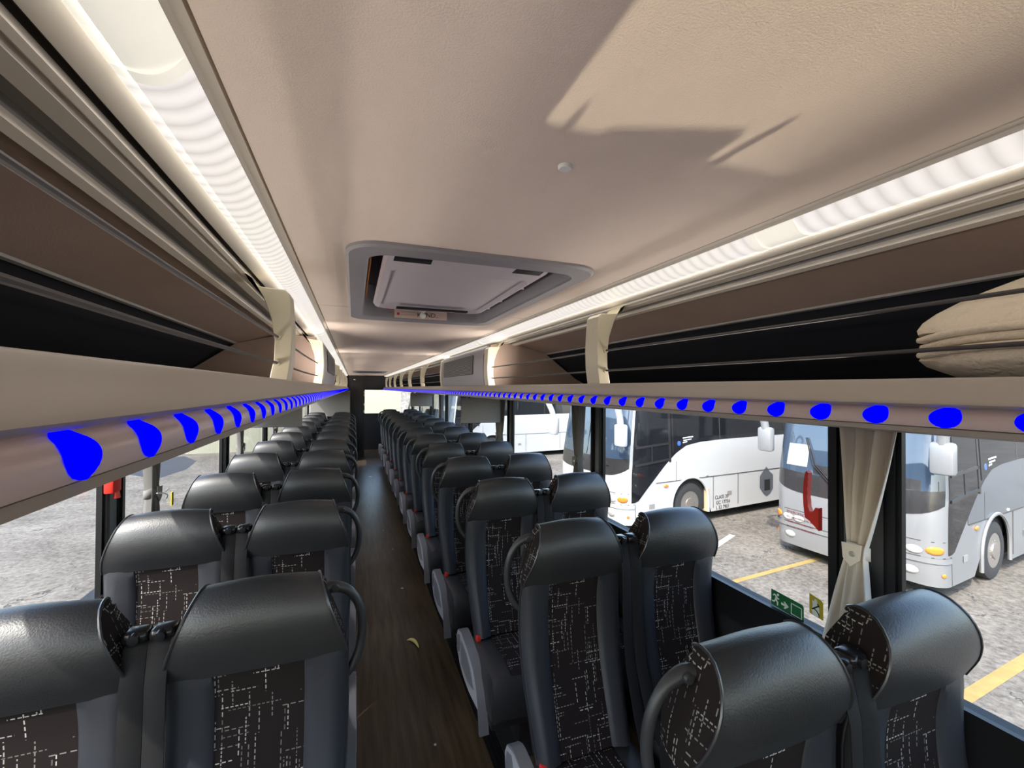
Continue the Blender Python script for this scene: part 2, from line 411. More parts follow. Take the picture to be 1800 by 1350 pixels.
GB, GT = 0.885, 1.60           # glass bottom / top
def side_wall(sx, name, pillars):
    xi, xo = 1.17, 1.25
    def bx(m, xa, xb, ya, yb, za, zb):
        p, q = sorted((sx*xa, sx*xb)); m.box((p, ya, za), (q, yb, zb))
    w = MB(); bx(w, xi, xo, Y0, Y1, -0.25, GB-0.02)
    bx(w, xi, xo, Y0, Y1, GT, ROOF)
    root = struct(w.build(name, M['wall_dark']))
    m = MB(); bx(m, 1.156, 1.172, Y0+.9, Y1-.1, 0.76, GB-0.022); bx(m, 1.155, xi+.002, Y0+.9, Y1-.1, GB-0.022, GB+0.004); m.build('window_sill', M['rubber'], root)
    for (ya, yb) in pillars:
        g = MB(); bx(g, 1.172, 1.187, ya+0.045, yb-0.045, GB-0.03, GT+.01); g.build('pillar_trim', M['pillar'], root)
        for q in (ya, yb-0.045):
            g = MB(); bx(g, 1.168, 1.186, q, q+0.045, GB-0.03, GT+.01)
            bx(g, 1.158, 1.17, q+.012, q+.033, GB-0.03, GT+.01)
            g.build('pillar_rubber', M['rubber'], root)
    return root
PR = [(-2.1, -1.9), (-0.78, -0.60), (0.765, 0.966), (2.31, 2.455), (3.92, 4.075), (5.48, 5.63), (7.04, 7.19), (8.60, 8.75), (10.15, 10.30), (11.6, 11.75)]
PL = [(-1.0, -0.84), (0.53, 0.69), (2.075, 2.24), (3.66, 3.83), (5.22, 5.38), (6.75, 6.91), (8.3, 8.46), (9.85, 10.0)]
wr = side_wall(1, 'wall_right', PR)
wl = side_wall(-1, 'wall_left', PL)
nwin = 0
for sx, PP in ((1, PR), (-1, PL)):
    ed = [(Y0+0.05, Y0+0.1)] + [p for p in PP if p[0] > Y0+.2] + [(Y1-0.1, Y1)]
    for (a0, a1), (b0, b1) in zip(ed[:-1], ed[1:]):
        if b0 - a1 < 0.05: continue
        nwin += 1
        p, q = sorted((sx*1.188, sx*1.194))
        o = MB().box((p, a1-0.01, GB-0.02), (q, b0+0.01, GT+0.01)).build('window_%d' % nwin, M['glass']); struct(o)

# front: windscreen, dash ; rear: bulkhead, rear window
o = struct(MB().box((-1.25, Y0, -0.25), (1.25, Y0+0.05, 0.75)).box((-1.25, Y0, 2.02), (1.25, Y0+0.05, ROOF)).build('wall_front', M['wall_dark']))
nwin += 1
struct(MB().box((-1.2, Y0+0.015, 0.74), (1.2, Y0+0.022, 2.03)).build('window_%d' % nwin, M['glass']))
d = thing('dashboard', 'grey dashboard with added shadow-casting hood under the windscreen at the front of the coach', 'dashboard', (0, Y0+0.07, 0))
MB().box((-1.15, 0.0, 0.45), (1.15, 0.55, 0.80), bev=0.05).build('cowl', M['rear_grey'], d)
MB().box((-1.15, 0.02, 0.002), (1.15, 0.30, 0.47)).build('base', M['wall_dark'], d)
MB().box((-1.0, 0.03, 0.78), (1.1, 0.20, 1.147), bev=.02).build('shadow_hood', M['rear_grey'], d)  # unseen hood, height set to cut off the glint on the ceiling
xz = lambda a, b, d: (a, d, b)
MB().prism([(.024, 1.13), (.132, 1.13), (.132, 1.160), (.127, 1.164), (.029, 1.1535), (.024, 1.149)], xz, .06, .075).build('shadow_blocker', M['black'], d)  # unseen shape added to cast the straight shadow edge on the ceiling
MB().prism([(-.012, 1.13), (.006, 1.13), (.001, 1.150), (-.001, 1.159), (-.005, 1.160), (-.007, 1.150)], xz, .062, .072).build('shadow_prong', M['black'], d)  # unseen prong added for its shadow on the ceiling
MB().prism([(.136, 1.13), (.150, 1.13), (.149, 1.158), (.152, 1.171), (.147, 1.172), (.141, 1.160)], xz, .062, .072).build('shadow_prong', M['black'], d)  # second unseen prong, also added for its ceiling shadow
v = thing('added_glint_blind', 'dark blind added over part of the windscreen to block the glint', 'blind', (0, Y0+.10, 0))
MB().box((-.50, -.06, 1.0), (-.020, -.054, 2.0)).build('added_blind_grey', M['blind'], v)  # unseen sheet added to bound the left of the glint patch

rb = struct(MB().box((-1.25, Y1-0.06, -0.25), (1.25, Y1, 0.98)).box((-1.25, Y1-0.06, 1.62), (1.25, Y1, ROOF)).box((-1.25, Y1-.06, .98), (-.30, Y1, 1.62)).build('wall_back', M['wall_dark']))
nwin += 1
struct(MB().box((-0.32, Y1-0.035, 0.97), (1.24, Y1-0.028, 1.63)).build('window_%d' % nwin, M['glass']))
# toilet cubicle at the rear left with its door
tb = struct(MB().box((-1.16, 10.45, 0.0), (-0.36, 11.08, 1.60)).build('wall_cubicle', M['rear_grey']))
dr = struct(empty('door_1', (0, 11.1, 0)))
MB().box((-0.40, 0, 0.0), (-0.03, 0.04, 1.96)).build('door_panel', M['rear_dark'], dr)
MB().box((-0.36, -0.006, 0.15), (-0.08, 0.001, 1.84), bev=0.004).build('door_inset', M['rear_dark'], dr)
for z in (1.57, 1.50, 1.27, 1.10):
    MB().box((-0.055, -0.02, z-0.028), (-0.032, 0.0, z+0.028), bev=0.004).build('hinge', M['white'], dr)
MB().box((-0.375, -0.025, 1.46), (-0.36, 0.0, 1.58), bev=0.004).build('door_handle', M['white'], dr)
MB().box((-0.29, -0.01, 1.86), (-0.245, 0.0, 1.885)).build('status_lamp', M['white'], dr)
struct(MB().box((-0.03, 11.12, 1.66), (1.16, 11.16, 1.97)).build('wall_bulkhead', M['rear_dark']))

# ------------------------------------------------------------ luggage racks
YA, YB = Y0+0.9, 11.05
FILL_UPLIGHT = 2.05  # strength of the fill lamps added on the racks
BR = [-1.2, -0.15, 1.14, 2.29, 3.62, 4.80, 5.96, 7.10, 8.25, 9.40, 10.5]
def long_strip(prof, ya, yb, thick=None):
    m = MB(); m.loft([[(x, ya, z) for x, z in prof], [(x, yb, z) for x, z in prof]])
    return m
def rack(sx, side):
    root = thing('luggage_rack', 'beige overhead luggage rack with cream dividers along the %s side' % side, 'luggage rack', (0, 0, 1.6))
    def P(prof): return [(sx*x, z-1.6) for x, z in prof]
    def strip(name, prof, m, par=root, ya=YA, yb=YB):
        return long_strip(P(prof), ya, yb).build(name, m, par, ang=35)
    strip('header_trim', [(0.401, 1.99), (0.402, 1.9757), (0.412, 1.9740), (0.4155, 1.969), (0.4155, 1.985)], M['header_lit'])
    strip('cove_trim', [(0.4697, 1.975), (0.4697, 1.9485), (0.476, 1.9455), (0.496, 1.9425), (0.4985, 1.951)], M['header_lit'])
    strip('seal', [(0.4985, 1.951), (0.503, 1.956), (0.507, 1.954), (0.509, 1.947)], M['groove'])
    strip('cove_moulding', [(0.509, 1.947), (0.511, 1.9405), (0.519, 1.9385), (0.522, 1.944), (0.526, 1.944), (0.529, 1.9375), (0.549, 1.9345), (0.551, 1.944)], M['header_lit'])
    strip('recess_track', [(0.551, 1.944), (0.553, 1.953), (0.581, 1.949), (0.583, 1.938)], M['recess'])
    strip('recess_lip', [(0.583, 1.938), (0.584, 1.929), (0.598, 1.9255), (0.602, 1.930), (0.602, 1.943)], M['header_lit'])
    strip('roof_panel', [(0.602, 1.943), (0.795, 1.888)], M['brown'])
    strip('roof_edge', [(0.795, 1.890), (0.797, 1.883), (0.806, 1.881), (0.812, 1.888)], M['recess'])
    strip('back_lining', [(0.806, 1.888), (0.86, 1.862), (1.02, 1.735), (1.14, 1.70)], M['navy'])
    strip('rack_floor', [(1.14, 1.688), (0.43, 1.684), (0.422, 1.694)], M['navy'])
    fasc = spline([(0.43, 1.684, 0), (0.425, 1.694, 0), (0.4162, 1.6966, 0), (0.4115, 1.692, 0), (0.405, 1.682, 0), (0.397, 1.6715, 0), (0.3925, 1.664, 0), (0.397, 1.660, 0)], 3)
    strip('fascia', [(p[0], p[1]) for p in fasc], M['rack_beige'])
    arc = [(0.4000, 1.6622), (0.4065, 1.6600), (0.4040, 1.6570), (0.3995, 1.6535), (0.3965, 1.6490), (0.3955, 1.6430), (0.3960, 1.6355)]
    ls = strip('light_strip', arc + [(0.403, 1.6345)], M['strip'])
    strip('lip', [(0.4035, 1.6355), (0.3985, 1.6340), (0.3995, 1.6275), (0.4058, 1.6258), (0.44, 1.622), (0.60, 1.612)], M['rack_beige'])
    strip('underside', [(0.60, 1.612), (1.165, 1.600)], M['rack_beige'])
    # leds
    ledm = MB(); rows = []
    ar = spline([(x, z, 0) for x, z in arc[1:]], 3)
    for i, p in enumerate(ar):
        q = (p.y - 1.6477)/0.0124; w = 0.0158*math.sqrt(max(0.0004, 1-min(1, abs(q)*.995)**2))
        a, b = ar[max(i-1, 0)], ar[min(i+1, len(ar)-1)]; tg = (b-a).normalized(); nx, nz_ = tg.y, -tg.x
        if nx > 0: nx, nz_ = -nx, -nz_
        dm = [.0002, .0012, .0015, .0012, .0002]
        rows.append([(sx*(p.x + nx*d_ - .3965), w*k, p.y + nz_*d_ - 1.649) for k, d_ in zip((-1, -.6, 0, .6, 1), dm)])
    ledm.loft(rows)
    me = ledm.mesh('led', M['led'])
    y, dy = ((0.3118, 0.0744) if sx > 0 else (0.2640, 0.0728)); y -= 22*dy
    while y < YB-0.02:
        q = link('led', me, ls); q.location = (sx*0.3965, y, 1.649-1.6); y += dy
    # dividers
    prof = [(0.512, 1.944), (0.503, 1.926), (0.485, 1.914), (0.455, 1.911), (0.430, 1.910), (0.420, 1.900), (0.417, 1.86), (0.414, 1.80), (0.416, 1.745), (0.422, 1.702), (0.424, 1.690),
            (0.462, 1.690), (0.458, 1.715), (0.452, 1.745), (0.451, 1.79), (0.458, 1.84), (0.474, 1.885), (0.500, 1.930), (0.520, 1.944)]
    prof = [(x + (0.016 if False else 0.0), z) for x, z in prof]
    for i, y in enumerate(BR):
        b = MB(); b.prism([(sx*x, z-1.6) for x, z in prof], lambda a, c, d: (a, d, c), y, y+0.072)
        ob = b.build('divider', M['bracket'], root, ang=30)
        bv = ob.modifiers.new('bevel', 'BEVEL'); bv.width = 0.004; bv.segments = 2; bv.limit_method = 'ANGLE'; bv.angle_limit = R(50)
        g = MB()
        for (x, z) in ((0.4445, 1.7975), (0.4455, 1.7365)):
            for yy, dd in ((y-0.004, 1), (y+0.072, 1)):
                g.lathe([(0.0035, 0), (0.0075, 0), (0.0075, 0.004), (0.0035, 0.004)], (sx*x, yy, z-1.6), axis='y', n=14)
        g.build('eyelet', M['bracket'], ob)
        if i+1 < len(BR) and not (abs(y-2.29) < .01):
            ye = BR[i+1]
            for (x, z) in ((0.4445, 1.7975), (0.4455, 1.7365)):
                MB().tube([(sx*x, y+0.070, z-1.6), (sx*(x+.001), (y+ye)/2, z-1.602), (sx*x, ye+0.002, z-1.6)], 0.0030, n=8).build('cord', M['cord'], root)
    # added fill lamp hidden behind the fascia edge to brighten the ceiling
    segs = [(YA, -0.16), (0.50, 2.28), (3.70, 6.2), (6.2, 8.6), (8.6, YB-.1)] if sx > 0 else [(YA, 0.4), (0.4, 2.28), (3.70, 6.2), (6.2, 8.6), (8.6, YB-.1)]
    for a, b in segs:
        p, q = sorted((sx*0.474, sx*0.540))
        ch = MB().box((p, a, 0.0855), (q, b, 0.0885)).build('added_fill_lamp', M['header_lit'], root)
        ld = bpy.data.lights.new('added_fill_light', 'AREA'); ld.shape = 'RECTANGLE'; ld.size = 0.060; ld.size_y = b-a
        ld.energy = FILL_UPLIGHT*(b-a); ld.color = (1.0, 0.90, 0.82); ld.spread = R(125)
        lo = bpy.data.objects.new('added_fill_light', ld); COL.objects.link(lo); lo.parent = ch
        lo.location = (sx*0.507, (a+b)/2, 0.0895 + (0.030 if False else 0.0)); lo.rotation_euler = (0, R(180) - sx*R(70), 0)
    # more added fill lamps, aimed at the dark ceiling by the vent box
    for y, dy in ((2.10, 0.75), (3.95, -0.75)):
        ld = bpy.data.lights.new('added_fill_light', 'AREA'); ld.shape = 'RECTANGLE'; ld.size = 0.05; ld.size_y = 0.25
        ld.energy = FILL_UPLIGHT*0.62; ld.color = (1.0, 0.90, 0.82); ld.spread = R(110)
        lo = bpy.data.objects.new('added_fill_light', ld); COL.objects.link(lo); lo.parent = root
        lo.location = (sx*0.500, y, 0.1000)
        lo.rotation_euler = Vector((-sx*0.50, dy, 0.30)).to_track_quat('-Z', 'Y').to_euler()
    # vent box between two dividers
    ya, yb = 2.375, 3.60
    vb = MB()
    vprof = [(0.441, 1.925), (0.424, 1.905), (0.418, 1.86), (0.415, 1.80), (0.418, 1.74), (0.426, 1.694)]
    vb.loft([[(sx*x, yy, z-1.6) for x, z in vprof] for yy in (ya, yb)])
    v = vb.build('vent_panel', M['grey_trim'], root)
    MB().prism([(sx*x, z-1.6) for x, z in [(0.455, 1.93), (0.60, 1.94), (0.80, 1.885), (1.0, 1.74), (1.1, 1.69), (0.455, 1.69)]], lambda a, c, d: (a, d, c), ya-0.02, ya+.01).build('vent_box_side', M['brown'], root)
    MB().prism([(sx*x, z-1.6) for x, z in [(0.455, 1.93), (0.60, 1.94), (0.80, 1.885), (1.0, 1.74), (1.1, 1.69), (0.455, 1.69)]], lambda a, c, d: (a, d, c), yb-.01, yb+.02).build('vent_box_side', M['brown'], root)
    gr = MB(); gr.loft([[(sx*(x-0.003), yy, z-1.6) for x, z in [(0.421, 1.885), (0.4175, 1.86), (0.415, 1.80), (0.4165, 1.765)]] for yy in (ya+0.22, yb-0.08)])
    g = gr.build('grille', M['shell'], v)
    sl_ = MB()
    for k in range(14):
        z = 1.770 + k*0.0082; x = 0.4165 + (0.0045*abs(z-1.80)/0.085 if z > 1.8 else 0.001)
        p, q = sorted((sx*(x-0.008), sx*(x-0.003)))
        sl_.box((p, ya+0.22, z-1.6), (q, yb-0.08, z-1.6+0.0032))
    so_ = sl_.build('grille_slats', M['recess'], g); so_['kind'] = 'stuff'
    return root
rack(1, 'right'); rack(-1, 'left')

# ------------------------------------------------------------ ceiling light strips
def ceiling_light(sx, side, collars):
    t = thing('ceiling_light', 'long glowing white light strip along the %s edge of the ceiling' % side, 'ceiling light', (0, 0, 1.94))
    p0, p1 = Vector((0.4157, 0, 1.9690)), Vector((0.4695, 0, 1.9490))
    dv = p1 - p0; nr = Vector((-dv.z, 0, dv.x)).normalized()
    if nr.z > 0: nr = -nr
    def arc(h): return [(sx*(p0 + dv*(k/10) + nr*h*math.sin(math.pi*k/10)).x, (p0 + dv*(k/10) + nr*h*math.sin(math.pi*k/10)).z - 1.94) for k in range(11)]
    ys = [YA] + collars + [YB+.05]
    for a, b in zip(ys[:-1], ys[1:]):
        long_strip(arc(0.0075), a, b).build('diffuser', M['diffuser'], t)
    for y in collars:
        m = MB()
        for (a, b, h) in ((y-0.045, y-0.012, 0.0125), (y-0.012, y+0.03, 0.0105), (y+0.03, y+0.045, 0.0135)):
            ar = arc(h); lo = arc(0.004)
            m.loft([[(x, a, z) for x, z in lo], [(x, a, z) for x, z in ar], [(x, b, z) for x, z in ar], [(x, b, z) for x, z in lo]])
        m.build('collar', M['collar'], t, ang=30)
    # the light the fitting gives off
    nl = 5; L = (YB - YA)/nl
    for k in range(nl):
        ld = bpy.data.lights.new('strip_lamp', 'AREA'); ld.shape = 'RECTANGLE'; ld.size = 0.04; ld.size_y = L
        ld.energy = LAMP*L; ld.color = (1.0, 0.93, 0.84)
        lo = bpy.data.objects.new('strip_lamp', ld); COL.objects.link(lo); lo.parent = t
        lo.location = (sx*0.4325, YA + L*(k+.5), 1.944-1.94)
        lo.rotation_euler = (0, sx*R(54), 0)
        l2 = ld.copy(); l2.energy = LAMP2*L; l2.size = 0.012
        lo2 = bpy.data.objects.new('strip_lamp', l2); COL.objects.link(lo2); lo2.parent = t
        lo2.location = (sx*0.4560, YA + L*(k+.5), 1.9435-1.94); lo2.rotation_euler = (0, -sx*R(62), 0)
LAMP = 0.28; LAMP2 = 0.26
M['collar'] = mat('collar_plastic', (0.80, 0.77, 0.68), 0.35, emit=(0.95, 0.92, 0.82), estr=0.62)
ceiling_light(1, 'right', [0.565 + 1.98*k for k in range(0, 6)])
ceiling_light(-1, 'left', [0.42 + 1.98*k for k in range(0, 6)])

# ------------------------------------------------------------ roof hatch
def rrect(x0, x1, y0, y1, r, n=6):
    pts = []
    for cx_, cy_, a0 in ((x1-r, y1-r, 0), (x0+r, y1-r, 90), (x0+r, y0+r, 180), (x1-r, y0+r, 270)):
        for k in range(n+1):
            a = R(a0 + 90*k/n); pts.append((cx_ + r*math.cos(a), cy_ + r*math.sin(a)))
    return pts
def hatch(yc, label, detail=True):
    t = thing('roof_hatch', label, 'roof hatch', (0, yc, 1.9757))
    h = 0.505
    lv = [((-.295, .295, -h, h, .075), 0.001), ((-.295, .295, -h, h, .075), -0.006), ((-.289, .289, -h+.006, h-.006, .070), -0.011),
          ((-.252, .252, -h+.05, h-.085, .055), -0.013), ((-.247, .247, -h+.055, h-.09, .052), -0.009), ((-.243, .243, -h+.06, h-.095, .05), 0.03), ((-.24, .24, -h+.06, h-.095, .05), 0.12)]
    m = MB(); m.loft([[(x, y, z) for x, y in rrect(*a)] for a, z in lv], closed=True)
    m.build('frame', M['grey_trim'], t, ang=35)
    MB().box((-.3, -h, .118), (.3, h, .135)).build('hatch_lid', M['hatch_wall'], t)
    # inner cover panel hanging in the opening
    pv = [((-.205, .205, -.37, .30, .03), 0.055), ((-.212, .212, -.40, .31, .035), 0.022), ((-.205, .205, -.392, .302, .035), 0.010), ((-.19, .19, -.285, .285, .03), 0.004), ((-.184, .184, -.276, .279, .03), 0.016), ((-.180, .180, -.272, .275, .03), 0.017)]
    p = MB(); p.loft([[(x, y, z) for x, y in rrect(*a)] for a, z in pv], closed=True, cap=True)
    pn = p.build('cover_panel', M['hatch_panel'] if detail else M['black'], t, ang=35)
    for xa, xb in ((-.19, -.10), (.11, .19)):
        MB().box((xa, -.395, 0.0085), (xb, -.345, 0.0125), bev=.002, rot=Matrix.Rotation(R(-4), 3, 'X')).build('slot', M['black'], pn)
    if detail:
        MB().box((-.13, .235, 0.001), (.14, .262, 0.006)).build('mesh_strip', M['shell'], pn)
        # far wall: red bar, paper card, white knob, orange strip
        MB().box((-.155, .392, 0.020), (.125, .402, 0.036), bev=.003).build('release_bar', M['redbar'], t)
        cdm = MB().box((-.125, .3865, -0.012), (.088, .3885, 0.030)).build('notice_card', M['card'], t)
        me = text_mesh('KUND..', 0.026); me.materials.append(M['ink'])
        tx = link('handwriting', me, cdm); tx.location = (-0.035, .3862, -0.004); tx.rotation_euler = (R(90), 0, 0)
        MB().lathe([(0.0001, 0), (0.006, 0), (0.006, .0006), (0.0001, .0006)], (-.110, .3862, 0.004), axis='y', n=16).build('red_dot', M['redink'], cdm)
        ln = MB()
        for z in (0.0125, 0.0005): ln.box((-.10, .3861, z), (-.045, .3865, z+.0008))
        ln.build('print_line', M['ink'], cdm)
        MB().lathe([(0.004, 0.03), (0.004, 0.024), (0.011, 0.021), (0.011, 0.016), (0.006, 0.013), (0.011, 0.006), (0.0125, -.001), (0.010, -.008), (0.004, -.012)], (-.014, .376, 0), n=16).build('release_knob', M['white'], t)
        MB().box((-.2425, -.30, 0.012), (-.2385, .14, 0.060)).build('orange_strip', M['orange'], t)
        for (x, y) in ((.213, -.16), (.213, .05), (.213, .2), (-.19, .31), (.10, .318)):
            MB().lathe([(.0001, 0), (.006, 0.001), (.006, .006), (.0001, .008)], (x, y, 0.012), n=10).build('screw', M['white'], t)
    return t
hatch(1.41, 'grey framed roof hatch with slotted cover panel in front part of ceiling')
hatch(8.55, 'dark roof hatch far back in the ceiling near the rear door', False)
cp = MB().lathe([(0.0095, 0.0), (0.0095, -0.003), (0.008, -0.005), (0.0001, -0.006)], (0, 0, 0), n=24).build('round_plug', M['white'])
cp.location = (-0.015, 0.512, 1.9757); tag(cp, 'small round off-white plug in the beige ceiling panel', 'plug')

# ------------------------------------------------------------ seats
HP = spline([(0.060, 1.180, 0.124), (0.045, 1.192, 0.126), (0.022, 1.198, 0.130), (-0.012, 1.190, 0.136), (-0.040, 1.158, 0.148), (-0.052, 1.120, 0.160), (-0.052, 1.080, 0.174), (-0.040, 1.040, 0.188), (-0.022, 1.005, 0.197), (-0.012, 0.985, 0.199)], 2)
BP = spline([(-0.010, 0.992, 0.197), (-0.004, 0.960, 0.200), (0.004, 0.90, 0.202), (0.000, 0.80, 0.202), (-0.022, 0.68, 0.198), (-0.060, 0.56, 0.188), (-0.105, 0.43, 0.178)], 2)
FH = 0.098   # half width of fabric centre
def yback(z): return min(0.094, 0.060 + max(0, 1.185-z)*0.42) - (0.0 if z > 0.95 else (0.95-z)*0.13)
def seat_meshes():
    D = {}
    # headrest leather
    cols = [-1, -.85, -.6, -.3, 0, .3, .6, .85, 1]
    rows = [[(w*s, y + 0.010*s**4, z - 0.012*s*s*max(0, min(1, (z-1.10)/.09))) for s in cols] for y, z, w in HP]
    D['headrest'] = MB().loft(rows).mesh('headrest', M['leather'], 60)
    # fabric side wings
    for sg, nm in ((-1, 'wing_l'), (1, 'wing_r')):
        rr, uu = [], []
        for y, z, w in HP:
            e = (sg*w, y + 0.010, z - 0.012*max(0, min(1, (z-1.10)/.09)))
            zz_ = min(z, 1.176); bk = (sg*(min(w, .19)*0.95 - 0.002) if z < 1.17 else sg*(w-.002), max(yback(zz_), y+0.004) if z < 1.17 else .062, zz_ - 0.012*max(0, min(1, (zz_-1.10)/.09)) - 0.004)
            row = [tuple(e[i] + (bk[i]-e[i])*k/3 + ((sg*0.008*math.sin(math.pi*k/3)) if i == 0 else 0) for i in range(3)) for k in range(4)]
            rr.append(row); uu.append([(p[1]*1.0, p[2]) for p in row])
        D[nm] = MB().loft(rr, uv=uu).mesh('side_wing', M['fabric'], 60)
    # piping: headrest edges then bolster edges
    for sg, nm in ((-1, 'l'), (1, 'r')):
        pm = MB(); pm.tube([(sg*(w+.001), y+0.010, z - 0.012*max(0, min(1, (z-1.10)/.09))) for y, z, w in HP[1:]], 0.0035, n=6)
        D['pipe_h'+nm] = pm.mesh('piping', M['piping'])
        pm = MB(); pm.tube([(sg*(w+.001), y+0.022, z) for y, z, w in BP], 0.0032, n=6)
        D['pipe_b'+nm] = pm.mesh('piping', M['piping'])
    # fabric centre of the backrest
    rr = [[(x, y + 0.004, z) for x in (-FH-.004, -FH/2, 0, FH/2, FH+.004)] for y, z, w in BP]
    uu = [[(p[0], p[2]) for p in r] for r in rr]
    D['centre'] = MB().loft(rr, uv=uu).mesh('backrest_centre', M['fabric'], 60)
    # leather bolsters
    for sg, nm in ((-1, 'bol_l'), (1, 'bol_r')):
        rr = []
        for i, (y, z, w) in enumerate(BP):
            d = w - FH; fw = 0.016*min(1, i/4.0)
            rr.append([(sg*FH, y+0.006, z), (sg*(FH+.004), y-.002, z), (sg*(FH+.25*d), y-0.35*fw, z), (sg*(FH+.55*d), y-fw, z), (sg*(FH+.8*d), y-.8*fw+.002, z), (sg*(FH+.95*d), y+.006, z), (sg*w, y+0.022, z)])
        D[nm] = MB().loft(rr).mesh('bolster', M['leather_roll'], 60)
    # rear shell: sides + back
    m = MB()
    prof = [(y+.010, z, w) for y, z, w in HP[1:]][:-1] + [(y+.022, z, w) for y, z, w in BP]
    for sg in (-1, 1):
        pr = prof[len(HP)-2:]
        m.loft([[(sg*w, y, z), (sg*(w-.004), (y+yback(z))/2, z), (sg*(w-.02), yback(z), z)] for y, z, w in pr])
    hb = [(.060, 1.1755, .122)] + [(yback(z), z, min(w, .19)*.95-.002) for y, z, w in HP if z < 1.17]
    m.loft([[(-w, y, z-.012*max(0, min(1, (z-1.10)/.09))-.004), (-w*.5, y+.004, z-.004), (0, y+.006, z-.002), (w*.5, y+.004, z-.004), (w, y, z-.012*max(0, min(1, (z-1.10)/.09))-.004)] for y, z, w in hb] +
           [[(-(w-.02), yback(z), z), (-w*.5, yback(z)+.010, z), (0, yback(z)+.012, z), (w*.5, yback(z)+.010, z), (w-.02, yback(z), z)] for y, z, w in BP])
    D['shell'] = m.mesh('back_shell', M['shell'], 50)
    # cushion
    m = MB(); cy = [(-0.43, .0), (-.425, .6), (-.40, .92), (-.34, 1.0), (-.20, .97), (-.05, .93)]
    rows = []
    for y, k in cy:
        zb, zt = 0.245, 0.425
        h = zb + (zt-zb)*k
        rows.append([(-.195, y, zb), (-.198, y, zb+(h-zb)*.6), (-.185, y, h-.005), (-.15, y, h+.006), (-.10, y, h), (0, y, h-.006), (.10, y, h), (.15, y, h+.006), (.185, y, h-.005), (.198, y, zb+(h-zb)*.6), (.195, y, zb)])
    m.loft(rows)
    m.add([(-.195, -.43, .245), (.195, -.43, .245), (.195, -.05, .245), (-.195, -.05, .245)], [(0, 1, 2, 3)])
    D['cushion'] = m.mesh('cushion', M['leather'], 45)
    rr = [[(x, y, 0.245+(0.18)*k + .004) for x in (-.10, 0, .10)] for y, k in cy[2:]]
    D['cushion_centre'] = MB().loft(rr, uv=[[(p[0], p[1]) for p in r] for r in rr]).mesh('cushion_centre', M['fabric'])
    # base
    m = MB().box((-.19, -.40, .19), (.19, -.02, .243), bev=.008).box((-.03, -.33, .0), (.03, -.10, .195)).box((-.10, -.36, 0.0), (.10, -.06, .015))
    D['base'] = m.mesh('seat_base', M['metal_dark'])
    # aisle grab handle (towards -x) and armrest
    hp = spline([(-.125, .035, 1.135), (-.165, .045, 1.138), (-.205, .05, 1.118), (-.232, .055, 1.07), (-.240, .058, 1.01), (-.232, .056, .95), (-.210, .05, .905), (-.185, .045, .885)], 4)
    for sg, nm in ((1, 'handle_a'), (-1, 'handle_b')):
        D[nm] = MB().tube([(sg*p[0], p[1], p[2]) for p in hp], [0.0165 if i < 5 else max(.0118, .0165-.0010*(i-4)) for i in range(len(hp))], n=10).mesh('grab_handle', M['handle'], 60)
        bt = MB().lathe([(.0001, -.004), (.009, -.0035), (.010, 0), (.010, .004)], (sg*-.170, .025, 1.140), axis='y', n=16)
        D[nm+'_b'] = bt.mesh('handle_screw_cap', M['handle'])
    top = spline([(.07, .395, 0), (.03, .418, 0), (-.02, .424, 0), (-.13, .410, 0), (-.24, .378, 0), (-.312, .306, 0), (-.343, .226, 0), (-.362, .150, 0)], 3)
    for sg, nm in ((1, 'arm_a'), (-1, 'arm_b')):
        m = MB(); rows = []
        for i, p in enumerate(top):
            a = top[max(i-1, 0)]; b = top[min(i+1, len(top)-1)]; tg = (b-a).normalized(); nn = Vector((-tg.y, tg.x, 0)); nn = nn if nn.y < 0 or nn.x > 0 else -nn
            q = p + Vector((tg.y, -tg.x, 0)) * (-0.022)
            if (q - p).y > 0 and i < 4: q = p - (q - p)
            rows.append([(sg*-.188, p.x, p.y), (sg*-.188, q.x, q.y), (sg*-.229, q.x, q.y), (sg*-.231, p.x, p.y)])
        m.loft(rows, closed=True, cap=True)
        D[nm] = m.mesh('armrest', M['arm_grey'], 40)
        side = [(.07, .393), (.0, .415), (-.13, .400), (-.235, .368), (-.30, .300), (-.325, .245), (-.29, .240), (-.17, .224), (-.066, .226), (.022, .245), (.085, .295), (.09, .357)]
        m = MB(); m.prism([(a, b) for a, b in side], lambda a, b, d: (sg*d, a, b), -.232, -.205)
        D[nm+'_s'] = m.mesh('armrest_side', M['arm_light'], 40)
        m = MB(); m.prism([(.065, .375), (.02, .395), (.0, .36), (.03, .30), (.08, .30)], lambda a, b, d: (sg*d, a, b), -.2345, -.230)
        m.prism([(-.02, .385), (-.12, .378), (-.2, .35), (-.26, .29), (-.15, .262), (-.03, .27), (-.01, .33)], lambda a, b, d: (sg*d, a, b), -.2345, -.230)
        D[nm+'_i'] = m.mesh('side_inset', M['arm_grey'], 40)
        # buckle & receiver on the aisle side of the cushion
        D[nm+'_k'] = MB().box((min(sg*-.178, sg*-.150), -.118, .418), (max(sg*-.178, sg*-.156), -.092, .444), bev=.004).mesh('buckle', M['red'])
    # belt strap: outer side of the seat pair's middle
    for sg, nm in ((1, 'belt_a'), (-1, 'belt_b')):
        fy = 0.0 if nm == 'belt_a' else 0.0
        path = [(.206, .060, 1.085), (.206, .030, 1.103), (.206, -.012, 1.085), (.206, -.030, 1.00), (.206, -.034, .90), (.206, -.040, .78), (.205, -.058, .66), (.202, -.11, .52), (.190, -.17, .44)]
        rows = [[(sg*(x-.0215), y-.004, z), (sg*x, y-.006, z), (sg*(x+.0215), y+.002, z)] for x, y, z in path]
        rows2 = [[(a, b+.0028, c) for a, b, c in reversed(r)] for r in rows]
        m = MB(); m.loft([a + b for a, b in zip(rows, rows2)], closed=True, cap=True)
